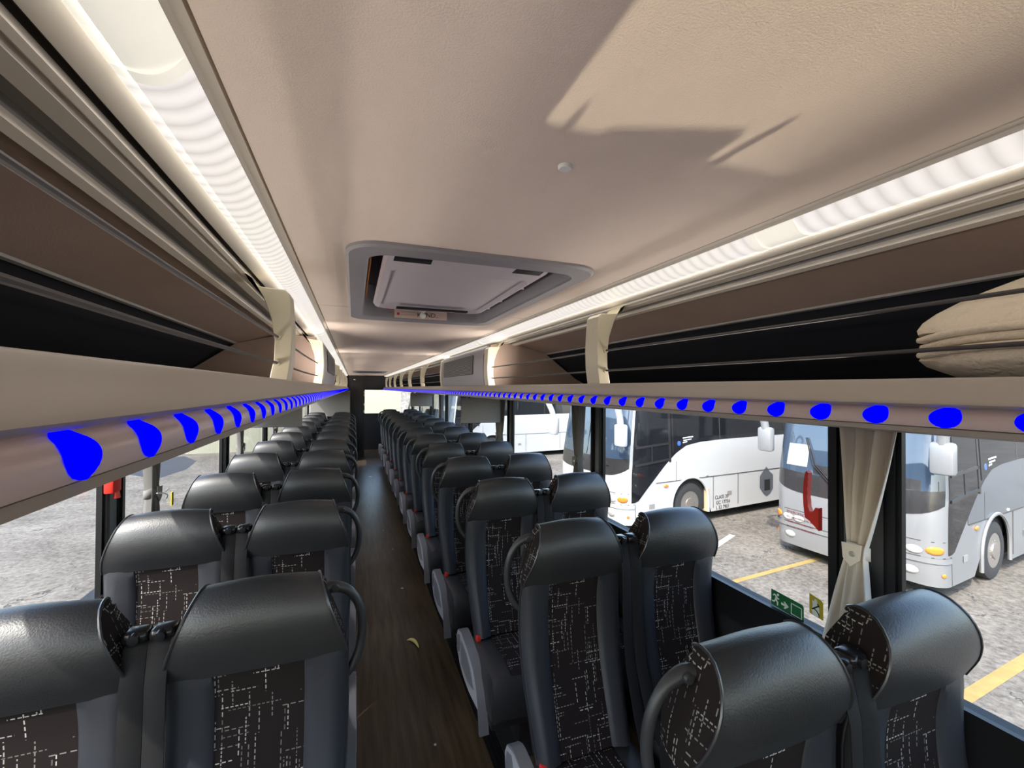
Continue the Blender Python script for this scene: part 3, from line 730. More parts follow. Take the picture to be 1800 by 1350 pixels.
        D[nm] = m.mesh('seat_belt', M['belt'], 60)
        m = MB().box((min(sg*.176, sg*.2275), -.012, 1.090), (max(sg*.176, sg*.2275), .035, 1.118), bev=.010)
        m.lathe([(.0001, -.010), (.011, -.009), (.013, 0), (.013, .01)], (sg*.203, -.010, 1.104), axis='y', n=14)
        D[nm+'_g'] = m.mesh('belt_guide', M['belt_guide'], 50)
    return D
SM = seat_meshes()
SEATGRP = 'coach seats in rows facing the front'
ORD = ['front', 'second', 'third', 'fourth', 'fifth', 'sixth', 'seventh', 'eighth', 'ninth', 'tenth', 'eleventh', 'twelfth', 'thirteenth', 'fourteenth']
def make_seat(aisle, sx):
    """sx = side of the coach; the aisle lies towards -sx"""
    t = empty('coach_seat')
    link('headrest', SM['headrest'], t)
    for k in ('wing_l', 'wing_r'): link('side_wing', SM[k], t)
    for k in ('hl', 'hr', 'bl', 'br'): link('piping', SM['pipe_'+k], t)
    link('backrest_centre', SM['centre'], t)
    for k in ('bol_l', 'bol_r'): link('bolster', SM[k], t)
    link('back_shell', SM['shell'], t)
    c = link('cushion', SM['cushion'], t); link('cushion_centre', SM['cushion_centre'], c)
    link('seat_base', SM['base'], t)
    ab = 'a' if sx > 0 else 'b'
    inner = ab if aisle else ('b' if ab == 'a' else 'a')       # belt hangs at the middle of the pair
    b = link('seat_belt', SM['belt_'+inner], t); link('belt_guide', SM['belt_'+inner+'_g'], b)
    if aisle:
        h = link('grab_handle', SM['handle_'+ab], t, label='curved grab handle'); link('screw_cap', SM['handle_'+ab+'_b'], h)
        a = link('armrest', SM['arm_'+ab], t, label='grey armrest'); s_ = link('armrest_side', SM['arm_'+ab+'_s'], a, label='light grey side cover')
        link('side_inset', SM['arm_'+ab+'_i'], a)
        link('buckle', SM['arm_'+ab+'_k'], t, label='red belt buckle')
    return t
protos = {}
def put_seats(sx, y0, n, pitch=0.7898):
    side = 'right' if sx > 0 else 'left'
    for aisle, x in ((True, 0.487), (False, 0.943)):
        for i in range(n):
            key = (aisle, sx)
            if key not in protos: protos[key] = o = make_seat(aisle, sx)
            else: o = copy_tree(protos[key])
            o.location = (sx*x, y0 + i*pitch, 0.0)
            kind = 'aisle seat with handle' if aisle else 'window seat'
            if i == n-1: lab = 'black leather %s in the rearmost row, %s of the aisle' % (kind, side)
            elif i == 0: lab = 'black leather %s in the front row, %s of the aisle' % (kind, side)
            else: lab = 'black leather %s, %s row from front, %s of aisle' % (kind, ORD[i], side)
            tag(o, lab, 'seat', SEATGRP)
put_seats(1, 0.6232, 13)
put_seats(-1, 1.2335, 11)
# ------------------------------------------------------------ curtains, monitors, small fittings
def curtain(sx, yc, w, label, band=True, tight=0.05, seed=0, slant=0.0):
    cm = M['curtain'] if seed == 3 else M['curtain_shaded']
    t = thing('curtain', label, 'curtain', (sx*1.118, yc, 1.2))
    rn = random.Random(seed)
    ph = [rn.uniform(0, 6.28) for _ in range(4)]
    rows = []; nz, nt_ = 26, 36
    for i in range(nz+1):
        z = 1.595 - (1.595-0.86)*i/nz
        if z > 1.215: k = ((z-1.215)/.38); ww = tight + (w-tight)*k**0.8; sh = 0.0
        else: k = (1.215-z)/.355; ww = tight + (w*1.05-tight)*k**0.9; sh = .012*k
        row = []
        for j in range(nt_+1):
            q = j/nt_
            am = 0.010 + .012*min(1, ww/w)
            x = am*math.sin(q*6*math.pi + ph[0]) + .5*am*math.sin(q*11*math.pi + ph[1]+z*4) + .008*math.sin(q*3.1+ph[2])
            row.append((-sx*abs(0.004) + sx*(-x), (q-.5)*ww + slant*(z-1.21) + .003*math.sin(9*z+ph[3]), z-1.2))
        rows.append(row)
    c = MB().loft(rows).build('drape', cm, t, ang=80)
    sm = c.modifiers.new('thick', 'SOLIDIFY'); sm.thickness = 0.0018
    if band:
        b = MB().loft([[(-sx*(.028*math.cos(a)+.006), (tight*.50)*math.sin(a), zz + .010*math.cos(a)) for a in [2*math.pi*k/20 for k in range(20)]] for zz in (.030, .012, -.008)], closed=True).build('tieback', cm, t)
        s2 = b.modifiers.new('thick', 'SOLIDIFY'); s2.thickness = 0.002
        fl_ = MB(); fl_.prism([(-tight*.48, .028), (tight*.48, .022), (tight*.42, -.022), (tight*.05, -.042), (-tight*.40, -.016)], lambda a, b_, d: (-sx*d, a, b_+.012), .0350, .0375)
        fl_.build('tieback_flap', cm, b)
        MB().lathe([(.0001, -sx*.0415), (.006, -sx*.041), (.008, -sx*.039), (.008, -sx*.0365)], (0, -.002, .008), axis='x', n=16).build('snap_button', M['lamp_clear'], b)
    return t
curtain(1, 0.842, 0.155, 'grey beige curtain tied back with a snap button, nearest on right side', tight=.056, seed=3, slant=-0.085)
curtain(1, 2.525, 0.15, 'grey curtain tied back at the second window pillar on right', seed=4)
curtain(1, 4.17, 0.17, 'grey curtain beside the first hanging monitor on right side', seed=5)
curtain(1, 5.73, 0.13, 'narrow grey curtain behind the first hanging monitor on right side', seed=6)
curtain(1, 7.30, 0.13, 'narrow grey curtain ahead of the second hanging monitor on right side', seed=7)
curtain(-1, 2.345, 0.12, 'grey curtain tied with white string at the left window pillar', tight=.055, seed=8)
curtain(-1, 3.93, 0.13, 'grey curtain beside sunlit left window, second from the front', seed=9)
curtain(-1, 5.50, 0.13, 'pale sunlit curtain behind left hanging monitor', seed=10)
c0 = [o for o in S.objects if o.name.startswith('curtain') and o.get('label', '').startswith('grey curtain tied with white')][0]
MB().tube(spline([(.036, -.03, .012), (.044, 0, .004), (.036, .032, .0), (.052, .040, -.012), (.046, .046, -.03)], 4), .0025, n=6).tube([(.046, .040, .004), (.05, .055, .012), (.046, .064, .010)], .0025, n=6).build('string', M['white'], c0)

def monitor(sx, y, label):
    t = thing('hanging_monitor', label, 'monitor', (sx*0.888, y, 1.597))
    MB().box((-.198, -.012, -.255), (.198, .018, -.012), bev=.010).build('housing', M['blind'], t)
    MB().box((-.17, .0181, -.235), (.17, .0195, -.03)).build('screen', M['black'], t)
    MB().box((-.10, -.010, -.014), (.10, .016, .004)).build('hinge_mount', M['grey_trim'], t)
monitor(1, 4.06, 'grey back of drop-down monitor hanging under right rack, nearer one')
monitor(1, 8.05, 'grey back of drop-down monitor hanging far along the right rack')
monitor(-1, 4.10, 'grey back of drop-down monitor hanging under the left rack')

# window release handle on the right, red box on the left
def to_yz(sx, x): return lambda a, b, d: (sx*x + d, a, b)
hm = MB()
path = [(1.022, 1.408), (1.014, 1.413), (1.005, 1.405)]
out = [(1.0215, 1.405), (1.0165, 1.413), (1.010, 1.406), (1.0125, 1.395), (1.0105, 1.385), (1.0135, 1.375), (1.0115, 1.365), (1.0145, 1.352), (1.0125, 1.34), (1.0150, 1.327), (1.0130, 1.315),
       (1.012, 1.295), (1.006, 1.280), (0.997, 1.280), (0.987, 1.298), (0.977, 1.298), (0.977, 1.225), (0.992, 1.238), (1.008, 1.250), (1.022, 1.256), (1.026, 1.285), (1.029, 1.330), (1.027, 1.37)]
hm.prism(out, lambda a, b, d: (d, a, b), 1.140, 1.158)
o = hm.build('emergency_handle', M['red']); tag(o, 'red serrated emergency window handle hooked to the right pillar', 'handle')
t = thing('hammer_box', 'red emergency hammer holder on the black left window pillar', 'hammer holder', (-1.15, 2.10, 1.29))
MB().box((-.012, -.035, -.02), (.02, .03, .075), bev=.006).build('holder', M['red'], t)
MB().tube([(.008, .012, .09), (.010, .012, .0), (.012, .012, -.045)], [.009, .008, .011], n=10).build('hammer', M['red'], t)
tab = MB().box((-1.186, 2.79, 1.045), (-1.182, 2.815, 1.115)).build('yellow_tab', M['signyellow']); tag(tab, 'small yellow sticker on the sunlit left window glass', 'sticker')

# stickers on the right window
XS = 1.1862
def flat(m, pts, x0, x1):
    m.prism(pts, lambda a, b, d: (d, a, b), x0, x1)
ex = thing('exit_sign', 'green emergency exit sticker with running man low on right window', 'sign', (XS, 1.183, 0.888))
def S_(y, z): return (-y, z)       # sign coordinates run towards the front
m = MB(); m.prism([S_(0, 0), S_(.123, -.008), S_(.123, .044), S_(.118, .050), S_(0, .056)], lambda a, b, d: (d, a, b), 0, .0012); m.build('panel', M['green'], ex)
def sgn(name, polys, mt, par, d0=-.0008, d1=0.0):
    m = MB()
    for p in polys: m.prism([S_(a, b) for a, b in p], lambda a, b, d: (d, a, b), d0, d1)
    return m.build(name, mt, par)
circ = lambda cx_, cy_, r: [(cx_+r*math.cos(2*math.pi*k/14), cy_+r*math.sin(2*math.pi*k/14)) for k in range(14)]
sgn('running_man', [circ(.0275, .0445, .0042), [(.009, .040), (.013, .044), (.024, .040), (.027, .034), (.032, .032), (.032, .028), (.025, .029), (.024, .024), (.029, .018), (.0275, .005), (.023, .005), (.023, .016), (.018, .020), (.013, .012), (.004, .013), (.004, .017), (.011, .017), (.0155, .026), (.018, .036), (.0135, .038), (.009, .034), (.006, .036)]], M['signwhite'], ex)
sgn('arrow', [[(.040, .024), (.055, .023), (.049, .031), (.055, .031), (.069, .019), (.055, .006), (.049, .007), (.055, .015), (.040, .016)]], M['signwhite'], ex)
sgn('door_frame', [[(.077, .0), (.117, -.003), (.117, .0), (.080, .003)], [(.077, .036), (.117, .034), (.117, .037), (.077, .0395)], [(.077, .0), (.080, .0), (.080, .039), (.077, .039)], [(.1145, -.002), (.1175, -.002), (.1175, .036), (.1145, .036)]], M['signwhite'], ex)
yh = thing('hammer_sign', 'yellow break-glass sticker showing a hammer beside the green sticker', 'sign', (XS, 1.040, 0.925))
m = MB(); m.prism([S_(0, 0), S_(.046, -.006), S_(.046, .052), S_(.040, .058), S_(0, .066)], lambda a, b, d: (d, a, b), 0, .0012); m.build('panel', M['signyellow'], yh)
sgn('broken_glass', [[(.012, .0), (.030, -.003), (.034, .015), (.032, .036), (.028, .040), (.026, .052), (.020, .055), (.017, .050), (.017, .046), (.010, .046), (.012, .030), (.008, .012)]], M['signwhite'], yh)
sgn('hammer_mark', [[(.008, .018), (.012, .0155), (.033, .034), (.030, .037)], [(.026, .040), (.029, .042), (.036, .034), (.033, .032)], [(.018, .022), (.026, .019), (.033, .010), (.035, .002), (.033, .001), (.030, .008), (.024, .016), (.017, .019)]], M['black'], yh, -.0014, -.0007)
es = thing('exit_notice', 'clear window sticker with lines of small red exit lettering', 'sticker', (XS, 1.122, 1.165))
zz = .078
for body, size in (('EMERGENCY EXIT', .0135), ('TO OPEN WINDOW BREAK', .0088), ('GLASS WITH HAMMER', .0095), ('IN CASE OF EMERGENCY', .0095)):
    me = text_mesh(body, size); me.materials.append(M['redink'])
    q = link('lettering', me, es); q.location = (0, 0, zz); q.rotation_euler = (R(90), 0, R(-90)); zz -= .0165

# folded fleece on the right rack
t = thing('fleece_cushion', 'cream fleece cushion lying on folded layers in the right luggage rack', 'cushion', (0.66, 0.20, 1.6895))
def pill(m, hx, hy, z0, z1, flat_=.5, n=40, nz=8, seed=0, top=1.0):
    rn = random.Random(seed); a1, a2, a3 = (rn.uniform(0, 6) for _ in range(3))
    rows = []
    for i in range(nz+1):
        f = i/nz; prof_ = (math.sin(math.pi*min(max(f, .02), .98)))**flat_
        if top != 1.0 and f > .35: prof_ *= (1-((f-.35)/.65)**2*.97)**.5 if f < 1 else .1
        row = []
        for k in range(n):
            a = 2*math.pi*k/n; c, s_ = math.cos(a), math.sin(a)
            e = 2/3.2
            wob = 1 + .02*math.sin(3*a+a1) + .012*math.sin(7*a+a2)
            row.append((hx*prof_*wob*math.copysign(abs(c)**e, c), hy*prof_*wob*math.copysign(abs(s_)**e, s_), z0+(z1-z0)*f + .003*math.sin(4*a+a3)))
        rows.append(row)
    m.loft(rows, closed=True, cap=True)
def ring_stack(levels, hx, hy, seed, n=44):
    rn = random.Random(seed); a1, a2 = rn.uniform(0, 6), rn.uniform(0, 6); rows = []
    for f, z in levels:
        rows.append([(hx*f*(1+.015*math.sin(3*a+a1)+.008*math.sin(8*a+a2))*math.copysign(abs(math.cos(a))**.62, math.cos(a)),
                      hy*f*(1+.015*math.sin(3*a+a1)+.008*math.sin(8*a+a2))*math.copysign(abs(math.sin(a))**.62, math.sin(a)), z + .0025*math.sin(5*a+a2)*f) for a in [2*math.pi*k/n for k in range(n)]])
    return MB().loft(rows, closed=True, cap=True)
ring_stack([(.55, .0), (.80, .010), (.93, .026), (.965, .036), (.95, .042)], .196, .232, 1).build('folded_layer', M['fleece'], t, ang=70)
for k, (z, f) in enumerate(((.040, 1.0), (.052, .985), (.063, 1.0))):
    ring_stack([(f*.97, z), (f*.995, z+.002), (f, z+.0055), (f*.995, z+.009), (f*.97, z+.011)], .196, .232, 2).build('folded_layer', M['fleece'], t, ang=70)
ring_stack([(.96, .073), (.965, .079), (.94, .090), (.88, .103), (.79, .117), (.68, .131), (.55, .145), (.40, .156), (.22, .163), (.05, .166)], .196, .232, 3).build('cushion_top', M['fleece'], t, ang=70)

# litter on the aisle floor
def at(o, x, y, z=0.0, rz=0): o.location = (x, y, z); o.rotation_euler.z = rz; return o
p = spline([(-.034, .052, .006), (-.014, .046, .010), (.006, .022, .012), (.018, -.014, .011), (.026, -.060, .006)], 4)
o = MB().tube(p, [.002+.0085*math.sin(math.pi*i/(len(p)-1)) for i in range(len(p))], n=8).build('yellow_peel', M['peel'])
tag(at(o, .105, 2.89, .003), 'curled yellow strip of peel lying on the dark aisle floor', 'litter')
for i, (x, y, r_, lab) in enumerate([(.099, 2.047, .0065, 'round white crumb on aisle floor nearest the camera'), (.116, 4.657, .009, 'white scrap on aisle floor beyond the yellow peel'), (.117, 3.72, .0125, 'pale translucent scrap on aisle floor behind the yellow peel'),
                                     (.065, 5.3, .007, 'tiny white crumb on aisle floor farther back'), (.12, 6.6, .009, 'tiny white speck on aisle floor far back')]):
    m = MB(); rn = random.Random(i)
    rows = [[(r_*f*(1+.25*rn.uniform(-1, 1))*math.cos(2*math.pi*k/10), r_*f*(1+.25*rn.uniform(-1, 1))*math.sin(2*math.pi*k/10), z*r_) for k in range(10)] for f, z in ((.8, .0), (1, .3), (.8, .6), (.3, .8))]
    m.loft(rows, closed=True, cap=True); o = m.build('crumb', M['crumb']); tag(at(o, x, y, 0.001), lab, 'litter')
o = MB().lathe([(.0001, .003), (.03, .003), (.036, .001), (.036, 0)], (0, 0, 0), n=20).build('floor_lamp_disc', M['white']); tag(at(o, .02, 8.6), 'small round white disc on the aisle floor near the rear', 'disc')

# ------------------------------------------------------------ yard
struct(MB().box((-120, -90, ZG-0.2), (120, 120, ZG)).build('ground', M['asphalt']))
def ribbon(name, mt, a, b, w, label):
    a, b = Vector((*a, 0)), Vector((*b, 0)); d = (b-a).normalized(); n = Vector((-d.y, d.x, 0))*w/2
    m = MB(); m.add([a-n+Vector((0, 0, ZG+.004)), b-n+Vector((0, 0, ZG+.004)), b+n+Vector((0, 0, ZG+.004)), a+n+Vector((0, 0, ZG+.004))], [(0, 1, 2, 3)])
    o = m.build(name, mt); struct(o); return o
ribbon('road_line', M['yellow_paint'], (3.0, 5.17), (7.9, 5.62), .10, '')
ribbon('road_line', M['yellow_paint'], (3.4, 2.40), (9.0, 2.86), .13, '')
ribbon('road_line', M['yellow_paint'], (3.4, -0.9), (9.0, -0.4), .12, '')
ribbon('road_line', M['white_paint'], (6.0, 6.50), (7.42, 7.15), .12, '')
m = MB(); m.add([(x, y, ZG+.004) for x, y in ((-6.6, 17.3), (-7.08, 18.4), (-8.6, 19.9), (-12.0, 23.5), (-8.3, 22.9), (-7.4, 23.3), (-6.45, 21.6), (-6.2, 19.6))], [tuple(range(8))]); struct(m.build('ground_shadow_patch', M['ground_shadow']))  # shadow wedge drawn as a flat dark sheet on the yard
def bank(name, x0, y0, x1, y1, h, w, seed):
    rn = random.Random(seed); a, b = Vector((x0, y0, 0)), Vector((x1, y1, 0)); d = (b-a); L = d.length; d.normalize(); n = Vector((-d.y, d.x, 0)); rows = []
    for i in range(60):
        p = a + d*L*i/59; row = []
        for j in range(9):
            f = j/8; z = h*math.sin(math.pi*f)*(.75+.5*rn.random()) if 0 < j < 8 else -.05
            q = p + n*w*(f-.5); row.append((q.x+rn.uniform(-.5, .5), q.y+rn.uniform(-.5, .5), ZG+z))
        rows.append(row)
    struct(MB().loft(rows).build(name, M['gravel'], ang=30))
bank('ground_bank', -45, -40, -45, 70, 4.0, 10, 1); bank('ground_bank', -50, 62, 70, 62, 4.0, 10, 2)
# cream building behind the coach
t = thing('depot_building', 'bright cream depot building seen through the rear window', 'building', (-2.6, 24.0, ZG))
MB().box((-5, 0, 0), (4.7, 5, 4.4)).build('walls', M['wall_cream'], t)
MB().box((-5.2, -.2, 4.4), (4.9, 5.2, 4.7)).build('roof', M['wall_cream'], t)
MB().box((3.0, -.04, 3.2), (3.9, .0, 3.7)).build('window', M['bus_glass'], t)

# ------------------------------------------------------------ parked coaches
class Coach:
    H, RC, L = 1.24, 0.30, 10.5
    def F(s, u, z, off=0.0):
        H, RC = s.H, s.RC; sg = -1 if u >= 0 else 1; a = abs(u); st = H-RC; arc = RC*math.pi/2
        lean = 0.0 if z < 1.2 else .16*(z-1.2)**1.25
        lean += 0.05*max(0, (.55-z)/.35)**2 if z < .55 else 0
        tum = 0.0 if z < 1.6 else .05*(z-1.6)
        if a <= st:
            x, y, nx, ny = .05*(a/st)**2, a, -1.0, .1*a/st
        elif a <= st+arc:
            th = (a-st)/RC; x, y = .05 + RC - RC*math.cos(th), st + RC*math.sin(th); nx, ny = -math.cos(th), math.sin(th)
        else:
            x, y, nx, ny = .05 + RC + (a-st-arc), H, 0.0, 1.0
        fr = 1.0 if a <= st else max(0, 1-(a-st)/(arc+.6))
        l = math.hypot(nx, ny); nx, ny = nx/l, ny/l
        return Vector((x + lean*fr + nx*off, sg*(y - tum + ny*off), z))
    def us(s, x): return x - .05 - s.RC + (s.H-s.RC) + s.RC*math.pi/2     # perimeter of a side station x
    def patch(s, name, mt, us, zlo, zhi, off, par, nz=6, ang=60):
        rows = []
        for u in us:
            a, b = zlo(u), zhi(u); rows.append([tuple(s.F(u, a+(b-a)*k/nz, off)) for k in range(nz+1)])
        return MB().loft(rows).build(name, mt, par, ang)
    def lens(s, name, mt, u, z, a, b, par, h=.02):
        m = MB(); rows = []
        for f, q in ((1, 0), (.92, .6), (.6, .9), (.02, 1)):
            rows.append([tuple(s.F(u + a*f*math.cos(2*math.pi*k/18), z + b*f*math.sin(2*math.pi*k/18), .004+h*q)) for k in range(18)])
        m.loft(rows, closed=True); return m.build(name, mt, par, 60)
    def bar(s, m, u0, z0, u1, z1, w, off=.010):
        n = max(1, int(abs(u1-u0)/.15)); vert = abs(z1-z0) > abs(u1-u0)
        if vert: n = max(1, int(abs(z1-z0)/.3))
        rows = []
        for i in range(n+1):
            u, z = u0+(u1-u0)*i/n, z0+(z1-z0)*i/n
            du, dz = (w/2, 0) if vert else (0, w/2)
            rows.append([tuple(s.F(u-du, z-dz, 0)), tuple(s.F(u-du, z-dz, off)), tuple(s.F(u+du, z+dz, off)), tuple(s.F(u+du, z+dz, 0))])
        m.loft(rows); return m
def frange(a, b, n): return [a+(b-a)*i/n for i in range(n+1)]
def coach(cx_, cy_, paint, panel, label, hd=6.72, texts=(), paper=False, detail=True, mir=True):
    K = Coach(); t = thing('parked_coach', label, 'coach', (cx_, cy_, ZG), R(hd))
    uS = K.us; WX, WR = 2.07, .60
    def zlow(u):
        x = abs(u) - uS(0)
        b = .22
        for w in (WX, WX+5.9):
            d = x - w
            if abs(d) < WR: b = max(b, .50 + math.sqrt(WR*WR - d*d))
        return b
    usx = sorted(set(frange(uS(.2), uS(K.L), 40) + [uS(w + WR*math.sin(q)) for w in (WX, WX+5.9) for q in frange(-1.5707, 1.5707, 18)]))
    fr_ = frange(-1.44, 1.44, 36)
    full = [-u for u in reversed(usx) if u > 1.44] + fr_ + [u for u in usx if u > 1.44]
    TOP = 3.38
    zt = lambda u: TOP
    K.patch('body', paint, full, zlow, zt, 0, t, nz=16)
    rl = [K.F(u, TOP) for u in full]
    m = MB(); m.loft([[tuple(p) for p in rl], [(p.x + (.25 if p.x < .8 else 0), p.y*.86, TOP+.10) for p in rl]])
    n = len(rl)//2; m.loft([[(rl[i].x + (.25 if rl[i].x < .8 else 0), rl[i].y*.86, TOP+.10), (rl[-1-i].x + (.25 if rl[i].x < .8 else 0), rl[-1-i].y*.86, TOP+.10)] for i in range(n)])
    m.build('roof', paint, t)
    p0, p1 = K.F(-uS(K.L), 1), K.F(uS(K.L), 1)
    MB().box((p0.x-.02, -1.24, .25), (p0.x, 1.24, TOP+.05)).build('rear_panel', paint, t)
    MB().box((.5, -1.1, .25), (K.L-.1, 1.1, .55)).box((WX-WR-.02, -1.16, .3), (WX+WR+.02, 1.16, 1.12)).box((WX+5.9-WR, -1.16, .3), (WX+5.9+WR, 1.16, 1.12)).build('wheel_well', M['arch'], t)
    # front: windscreen, dark mask
    def mask(u): return 1.235 + .20*max(0, (abs(u)-.55)/.75)**2.6
    def glassb(u): return 1.60 + .05*max(0, (abs(u)-.5)/.8)**2
    wsu = frange(-1.29, 1.29, 28)
    K.patch('windscreen_mask', M['bus_black'], wsu, mask, lambda u: max(mask(u)+.01, glassb(u)), .006, t)
    ws = K.patch('windscreen', M['bus_screen'], wsu, glassb, lambda u: 3.12 - .12*(abs(u)/1.3)**4, .008, t, nz=12)
    K.bar(MB(), 0, 1.62, 0, 3.1, .02, .013).build('centre_seal', M['rubber'], ws)
    K.patch('destination_panel', M['bus_black'], frange(-1.0, 1.0, 16), lambda u: 3.12 - .12*(abs(u)/1.3)**4, lambda u: 3.34, .006, t)
    wp = MB()
    for u0 in (-.15, .75):
        for o_ in (0, .05): wp.tube([tuple(K.F(u0+o_, 1.45, .03)), tuple(K.F(u0-.35+o_, 1.78, .05)), tuple(K.F(u0-.55+o_*.5, 2.25, .03))], .010, n=6)
    for k_, ob in enumerate([wp]): q = ob.build('wipers', M['black'], t); q['kind'] = 'stuff'
    if paper:
        K.patch('paper_notice', M['paper'], frange(-1.0, -.62, 3), lambda u: 1.72, lambda u: 2.12, .011, ws)
        K.patch('dash_shade', M['bus_black'], frange(-.5, 1.2, 8), lambda u: 1.62, lambda u: 1.78, .011, ws)
    # light panel, bumper
    sm_ = MB()
    for z in (.655, .89):
        K.bar(sm_, -1.44, z, 1.44, z, .012, .003)
    K.bar(sm_, -1.46, .22, -1.46, .66, .012, .003); K.bar(sm_, 1.46, .22, 1.46, .66, .012, .003)
    sm_.build('front_seam', M['groove'], t)
    K.patch('bumper_lip', paint, frange(-1.42, 1.42, 24), lambda u: .575, lambda u: .650, .022, t, nz=3)
    for sg in (-1, 1):
        lab = None
        K.lens('headlamp', M['lamp_clear'], sg*.73, .745, .10, .062, t); K.lens('headlamp', M['lamp_clear'], sg*.93, .745, .10, .062, t)
        K.lens('indicator', M['lamp_orange'], sg*1.17, .765, .115, .062, t); K.lens('fog_lamp', M['lamp_clear'], sg*.89, .43, .095, .062, t)
    # sides
    def sw(x):
        P = [(.28, .69), (.47, .70), (.70, .92), (1.0, 1.19), (1.3, 1.46), (1.6, 1.68), (1.95, 1.84), (2.4, 1.90), (3.2, 1.93), (K.L, 1.97)]
        for (a, b), (c, d_) in zip(P[:-1], P[1:]):
            if x <= c: return b + (d_-b)*max(0, (x-a)/(c-a))
        return P[-1][1]
    for sg in (1, -1):
        xs = frange(.30, 3.2, 30) + frange(3.4, K.L-.25, 10)
        g = K.patch('side_glazing', M['bus_glass'], [sg*uS(x) for x in xs], lambda u: sw(abs(u)-uS(0)), lambda u: 3.12, .006, t, nz=8)
        K.patch('swoosh_panel', panel, [sg*uS(x) for x in frange(.98, 3.2, 24) + frange(3.4, K.L-.3, 8)], lambda u: 1.06, lambda u: sw(abs(u)-uS(0)) - .004, .005, t, nz=4)
        fb = MB()
        for a in ((uS(.36), 1.86, uS(1.44), 1.92, .05), (uS(.36), 1.48, uS(1.40), 1.56, .05), (uS(1.42), 1.50, uS(1.42), 3.05, .06), (uS(1.52), 1.70, uS(1.52), 3.1, .015), (uS(.36), 2.95, uS(1.42), 2.98, .05), (uS(.88), 1.5, uS(.88), 1.9, .025)):
            K.bar(fb, sg*a[0], a[1], sg*a[2], a[3], a[4], .016)
        fb.build('driver_window_frame', M['bus_black'], g)
        K.patch('driver_window_pane', M['bus_glass'], [sg*uS(x) for x in frange(.40, 1.38, 4)], lambda u: 1.92, lambda u: 2.93, .010, g)
        mu = MB()
        for x in (3.1, 4.75, 6.4, 8.05): K.bar(mu, sg*uS(x), 1.95, sg*uS(x), 3.1, .018, .010)
        mu.build('glazing_joint', M['groove'], g)
        sm_ = MB(); K.bar(sm_, sg*uS(1.0), 1.06, sg*uS(K.L-.3), 1.06, .014, .009)
        for x in (1.62, 2.85, 3.75, 5.6, 7.2): K.bar(sm_, sg*uS(x), .30 if x > 2.7 else 1.06, sg*uS(x), 1.06 if x > 2.7 else 1.5, .010, .008)
        sm_.build('panel_seam', M['groove'], t)
        at_ = MB()
        for w in (WX, WX+5.9):
            pts = [tuple(K.F(sg*uS(w + (WR-.0)*math.cos(q)), .50 + (WR)*math.sin(q), .012)) for q in frange(math.pi, 0, 20)]
            pts = [tuple(K.F(sg*uS(w-WR), .24, .012))] + pts + [tuple(K.F(sg*uS(w+WR), .24, .012))]
            at_.tube(pts, .028, n=6)
        at_.build('arch_trim', paint, t)
        for w in (WX, WX+5.9):
            y = -sg*(1.24-.13)
            tyre = MB().lathe([(.29, -.12), (.40, -.125), (.47, -.10), (.485, -.05), (.485, .05), (.47, .10), (.40, .125), (.29, .12)], (w, y, .487), axis='y', n=32, cap=False).build('wheel', M['tyre'], t)
            e = -sg
            MB().lathe([(.30, e*.115), (.285, e*.10), (.26, e*.04), (.20, e*.035), (.18, e*.09), (.135, e*.10), (.125, e*.135), (.07, e*.14), (.0001, e*.14)], (w, y, .487), axis='y', n=32).build('rim', M['alloy'], tyre)
            nm = MB()
            for k in range(10):
                a = 2*math.pi*k/10; nm.lathe([(.016, e*.09), (.016, e*.118), (.0001, e*.122)], (w+.158*math.cos(a), y, .487+.158*math.sin(a)), axis='y', n=8)
            q = nm.build('wheel_nuts', M['alloy'], tyre); q['kind'] = 'stuff'
            hh = MB()
            for k in range(10):
                a = 2*math.pi*(k+.5)/10; hh.lathe([(.030, e*.035), (.030, e*.066), (.0001, e*.067)], (w+.225*math.cos(a), y, .487+.225*math.sin(a)), axis='y', n=10)
            q = hh.build('hand_holes', M['arch'], tyre); q['kind'] = 'stuff'
        K.lens('side_marker', M['lamp_orange'], sg*uS(1.30), .97, .07, .035, t); K.lens('side_marker', M['lamp_orange'], sg*uS(.22), .40, .035, .032, t, .01)
        K.lens('side_repeater', M['lamp_clear'], sg*uS(2.62), 1.10, .05, .03, t)
        vb = MB()
        for (x, z) in ((.80, .56), (3.35, .60)): K.bar(vb, sg*uS(x), z, sg*uS(x+.16), z, .10, .007)
        vb.build('side_vent', M['recess'], t)
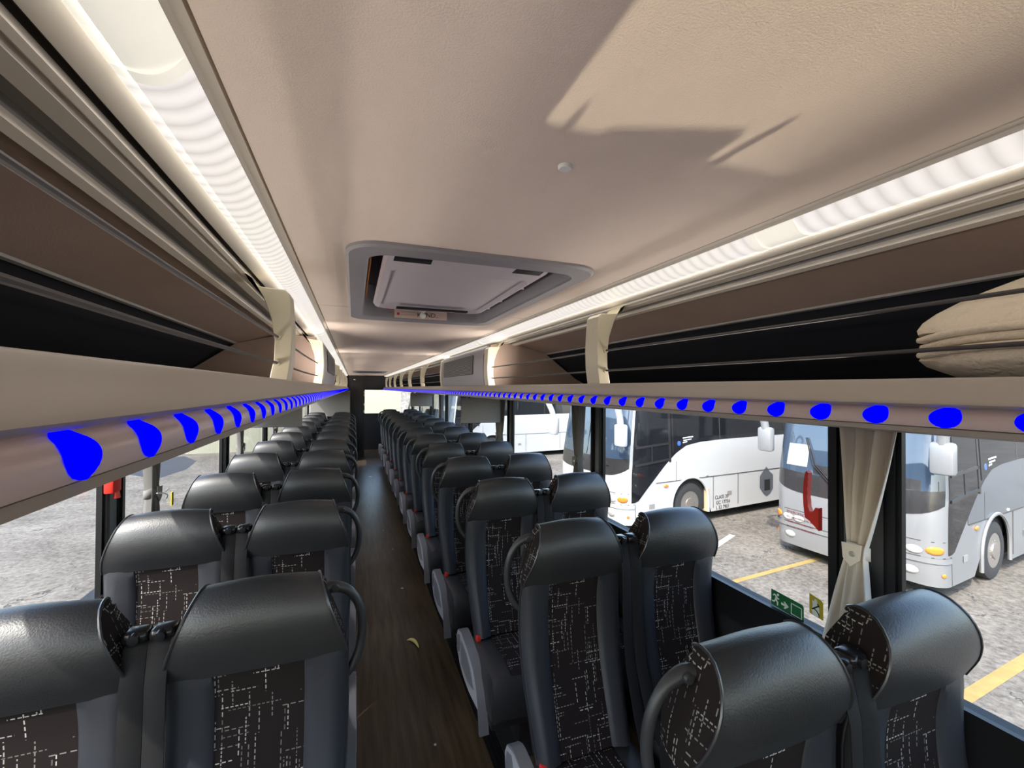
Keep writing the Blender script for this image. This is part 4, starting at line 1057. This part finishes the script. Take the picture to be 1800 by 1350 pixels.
        if mir:
            mm = MB().box((-.13, -sg*1.30-.14, 1.93), (.03, -sg*1.30+.14, 2.40), bev=.05); mo = mm.build('mirror', paint, t)
            MB().tube(spline([tuple(K.F(sg*1.05, 3.18, .02)), (-.22, -sg*1.26, 3.10), (-.22, -sg*1.36, 2.85), (-.10, -sg*1.32, 2.55), (-.06, -sg*1.30, 2.36)], 5), [.05]*10+[.07]*11, n=10).build('mirror_arm', paint, mo)
            MB().box((.031, -sg*1.30-.11, 1.97), (.036, -sg*1.30+.11, 2.36)).build('mirror_glass', M['bus_screen'], mo)
    # emblem and lettering near the driver's window
    K.lens('emblem', M['logo_blue'], uS(1.72), 2.02-.12, .06, .06, t, .004)
    lm = MB()
    for (x, z, l) in ((1.84, 1.955, .34), (1.86, 1.90, .26), (1.84, 1.85, .14)):
        K.bar(lm, uS(x), z+.06, uS(x+l), z+.06+.02, .024, .009)
    lm.build('side_lettering', M['signwhite'], t)
    for (body, x, z, size) in texts:
        me = text_mesh(body, size, .001); me.materials.append(M['ink'])
        q = link('lettering', me, t); p = K.F(uS(x), z, .008); q.location = p; q.rotation_euler = (R(90), 0, 0)
    return t, K
cC, KC = coach(7.55, 5.0, M['bus_silver'], M['bus_grey'], 'silver coach parked beyond the right window, headlamps and front wheel showing', paper=True)
cB, KB = coach(4.86, 9.0, M['bus_white'], M['bus_white'], 'white coach with dark swept side windows, parked beside the silver coach',
               texts=(('CLASS 30', 2.90, .50, .12), ('GC 17756', 2.94, .37, .12), ('L 53 7901', 2.94, .25, .12)))
K = KB
MB().box((2.63, -1.255, .24), (2.70, -1.10, .78)).build('mudflap', M['tan_flap'], cB, label='tan mudflap')
KB.patch('fuel_flap', M['bus_grey'], [KB.us(x) for x in frange(4.6, 5.15, 4)], lambda u: .36 + .5*abs((u-KB.us(4.9))/.3)**1.5*.5, lambda u: 1.02 - .12*math.cos((u-KB.us(4.6))*12), .008, cB)
KB.patch('fuel_cap', M['bus_black'], [KB.us(x) for x in frange(4.78, 5.02, 2)], lambda u: .52, lambda u: .80, .012, cB)
coach(3.25, 19.16, M['bus_white'], M['bus_white'], 'white coach parked farther along, seen between curtain and windscreen', mir=False)
coach(2.7, 25.2, M['bus_white'], M['bus_white'], 'farthest white coach in the row beyond the right windows', mir=False)
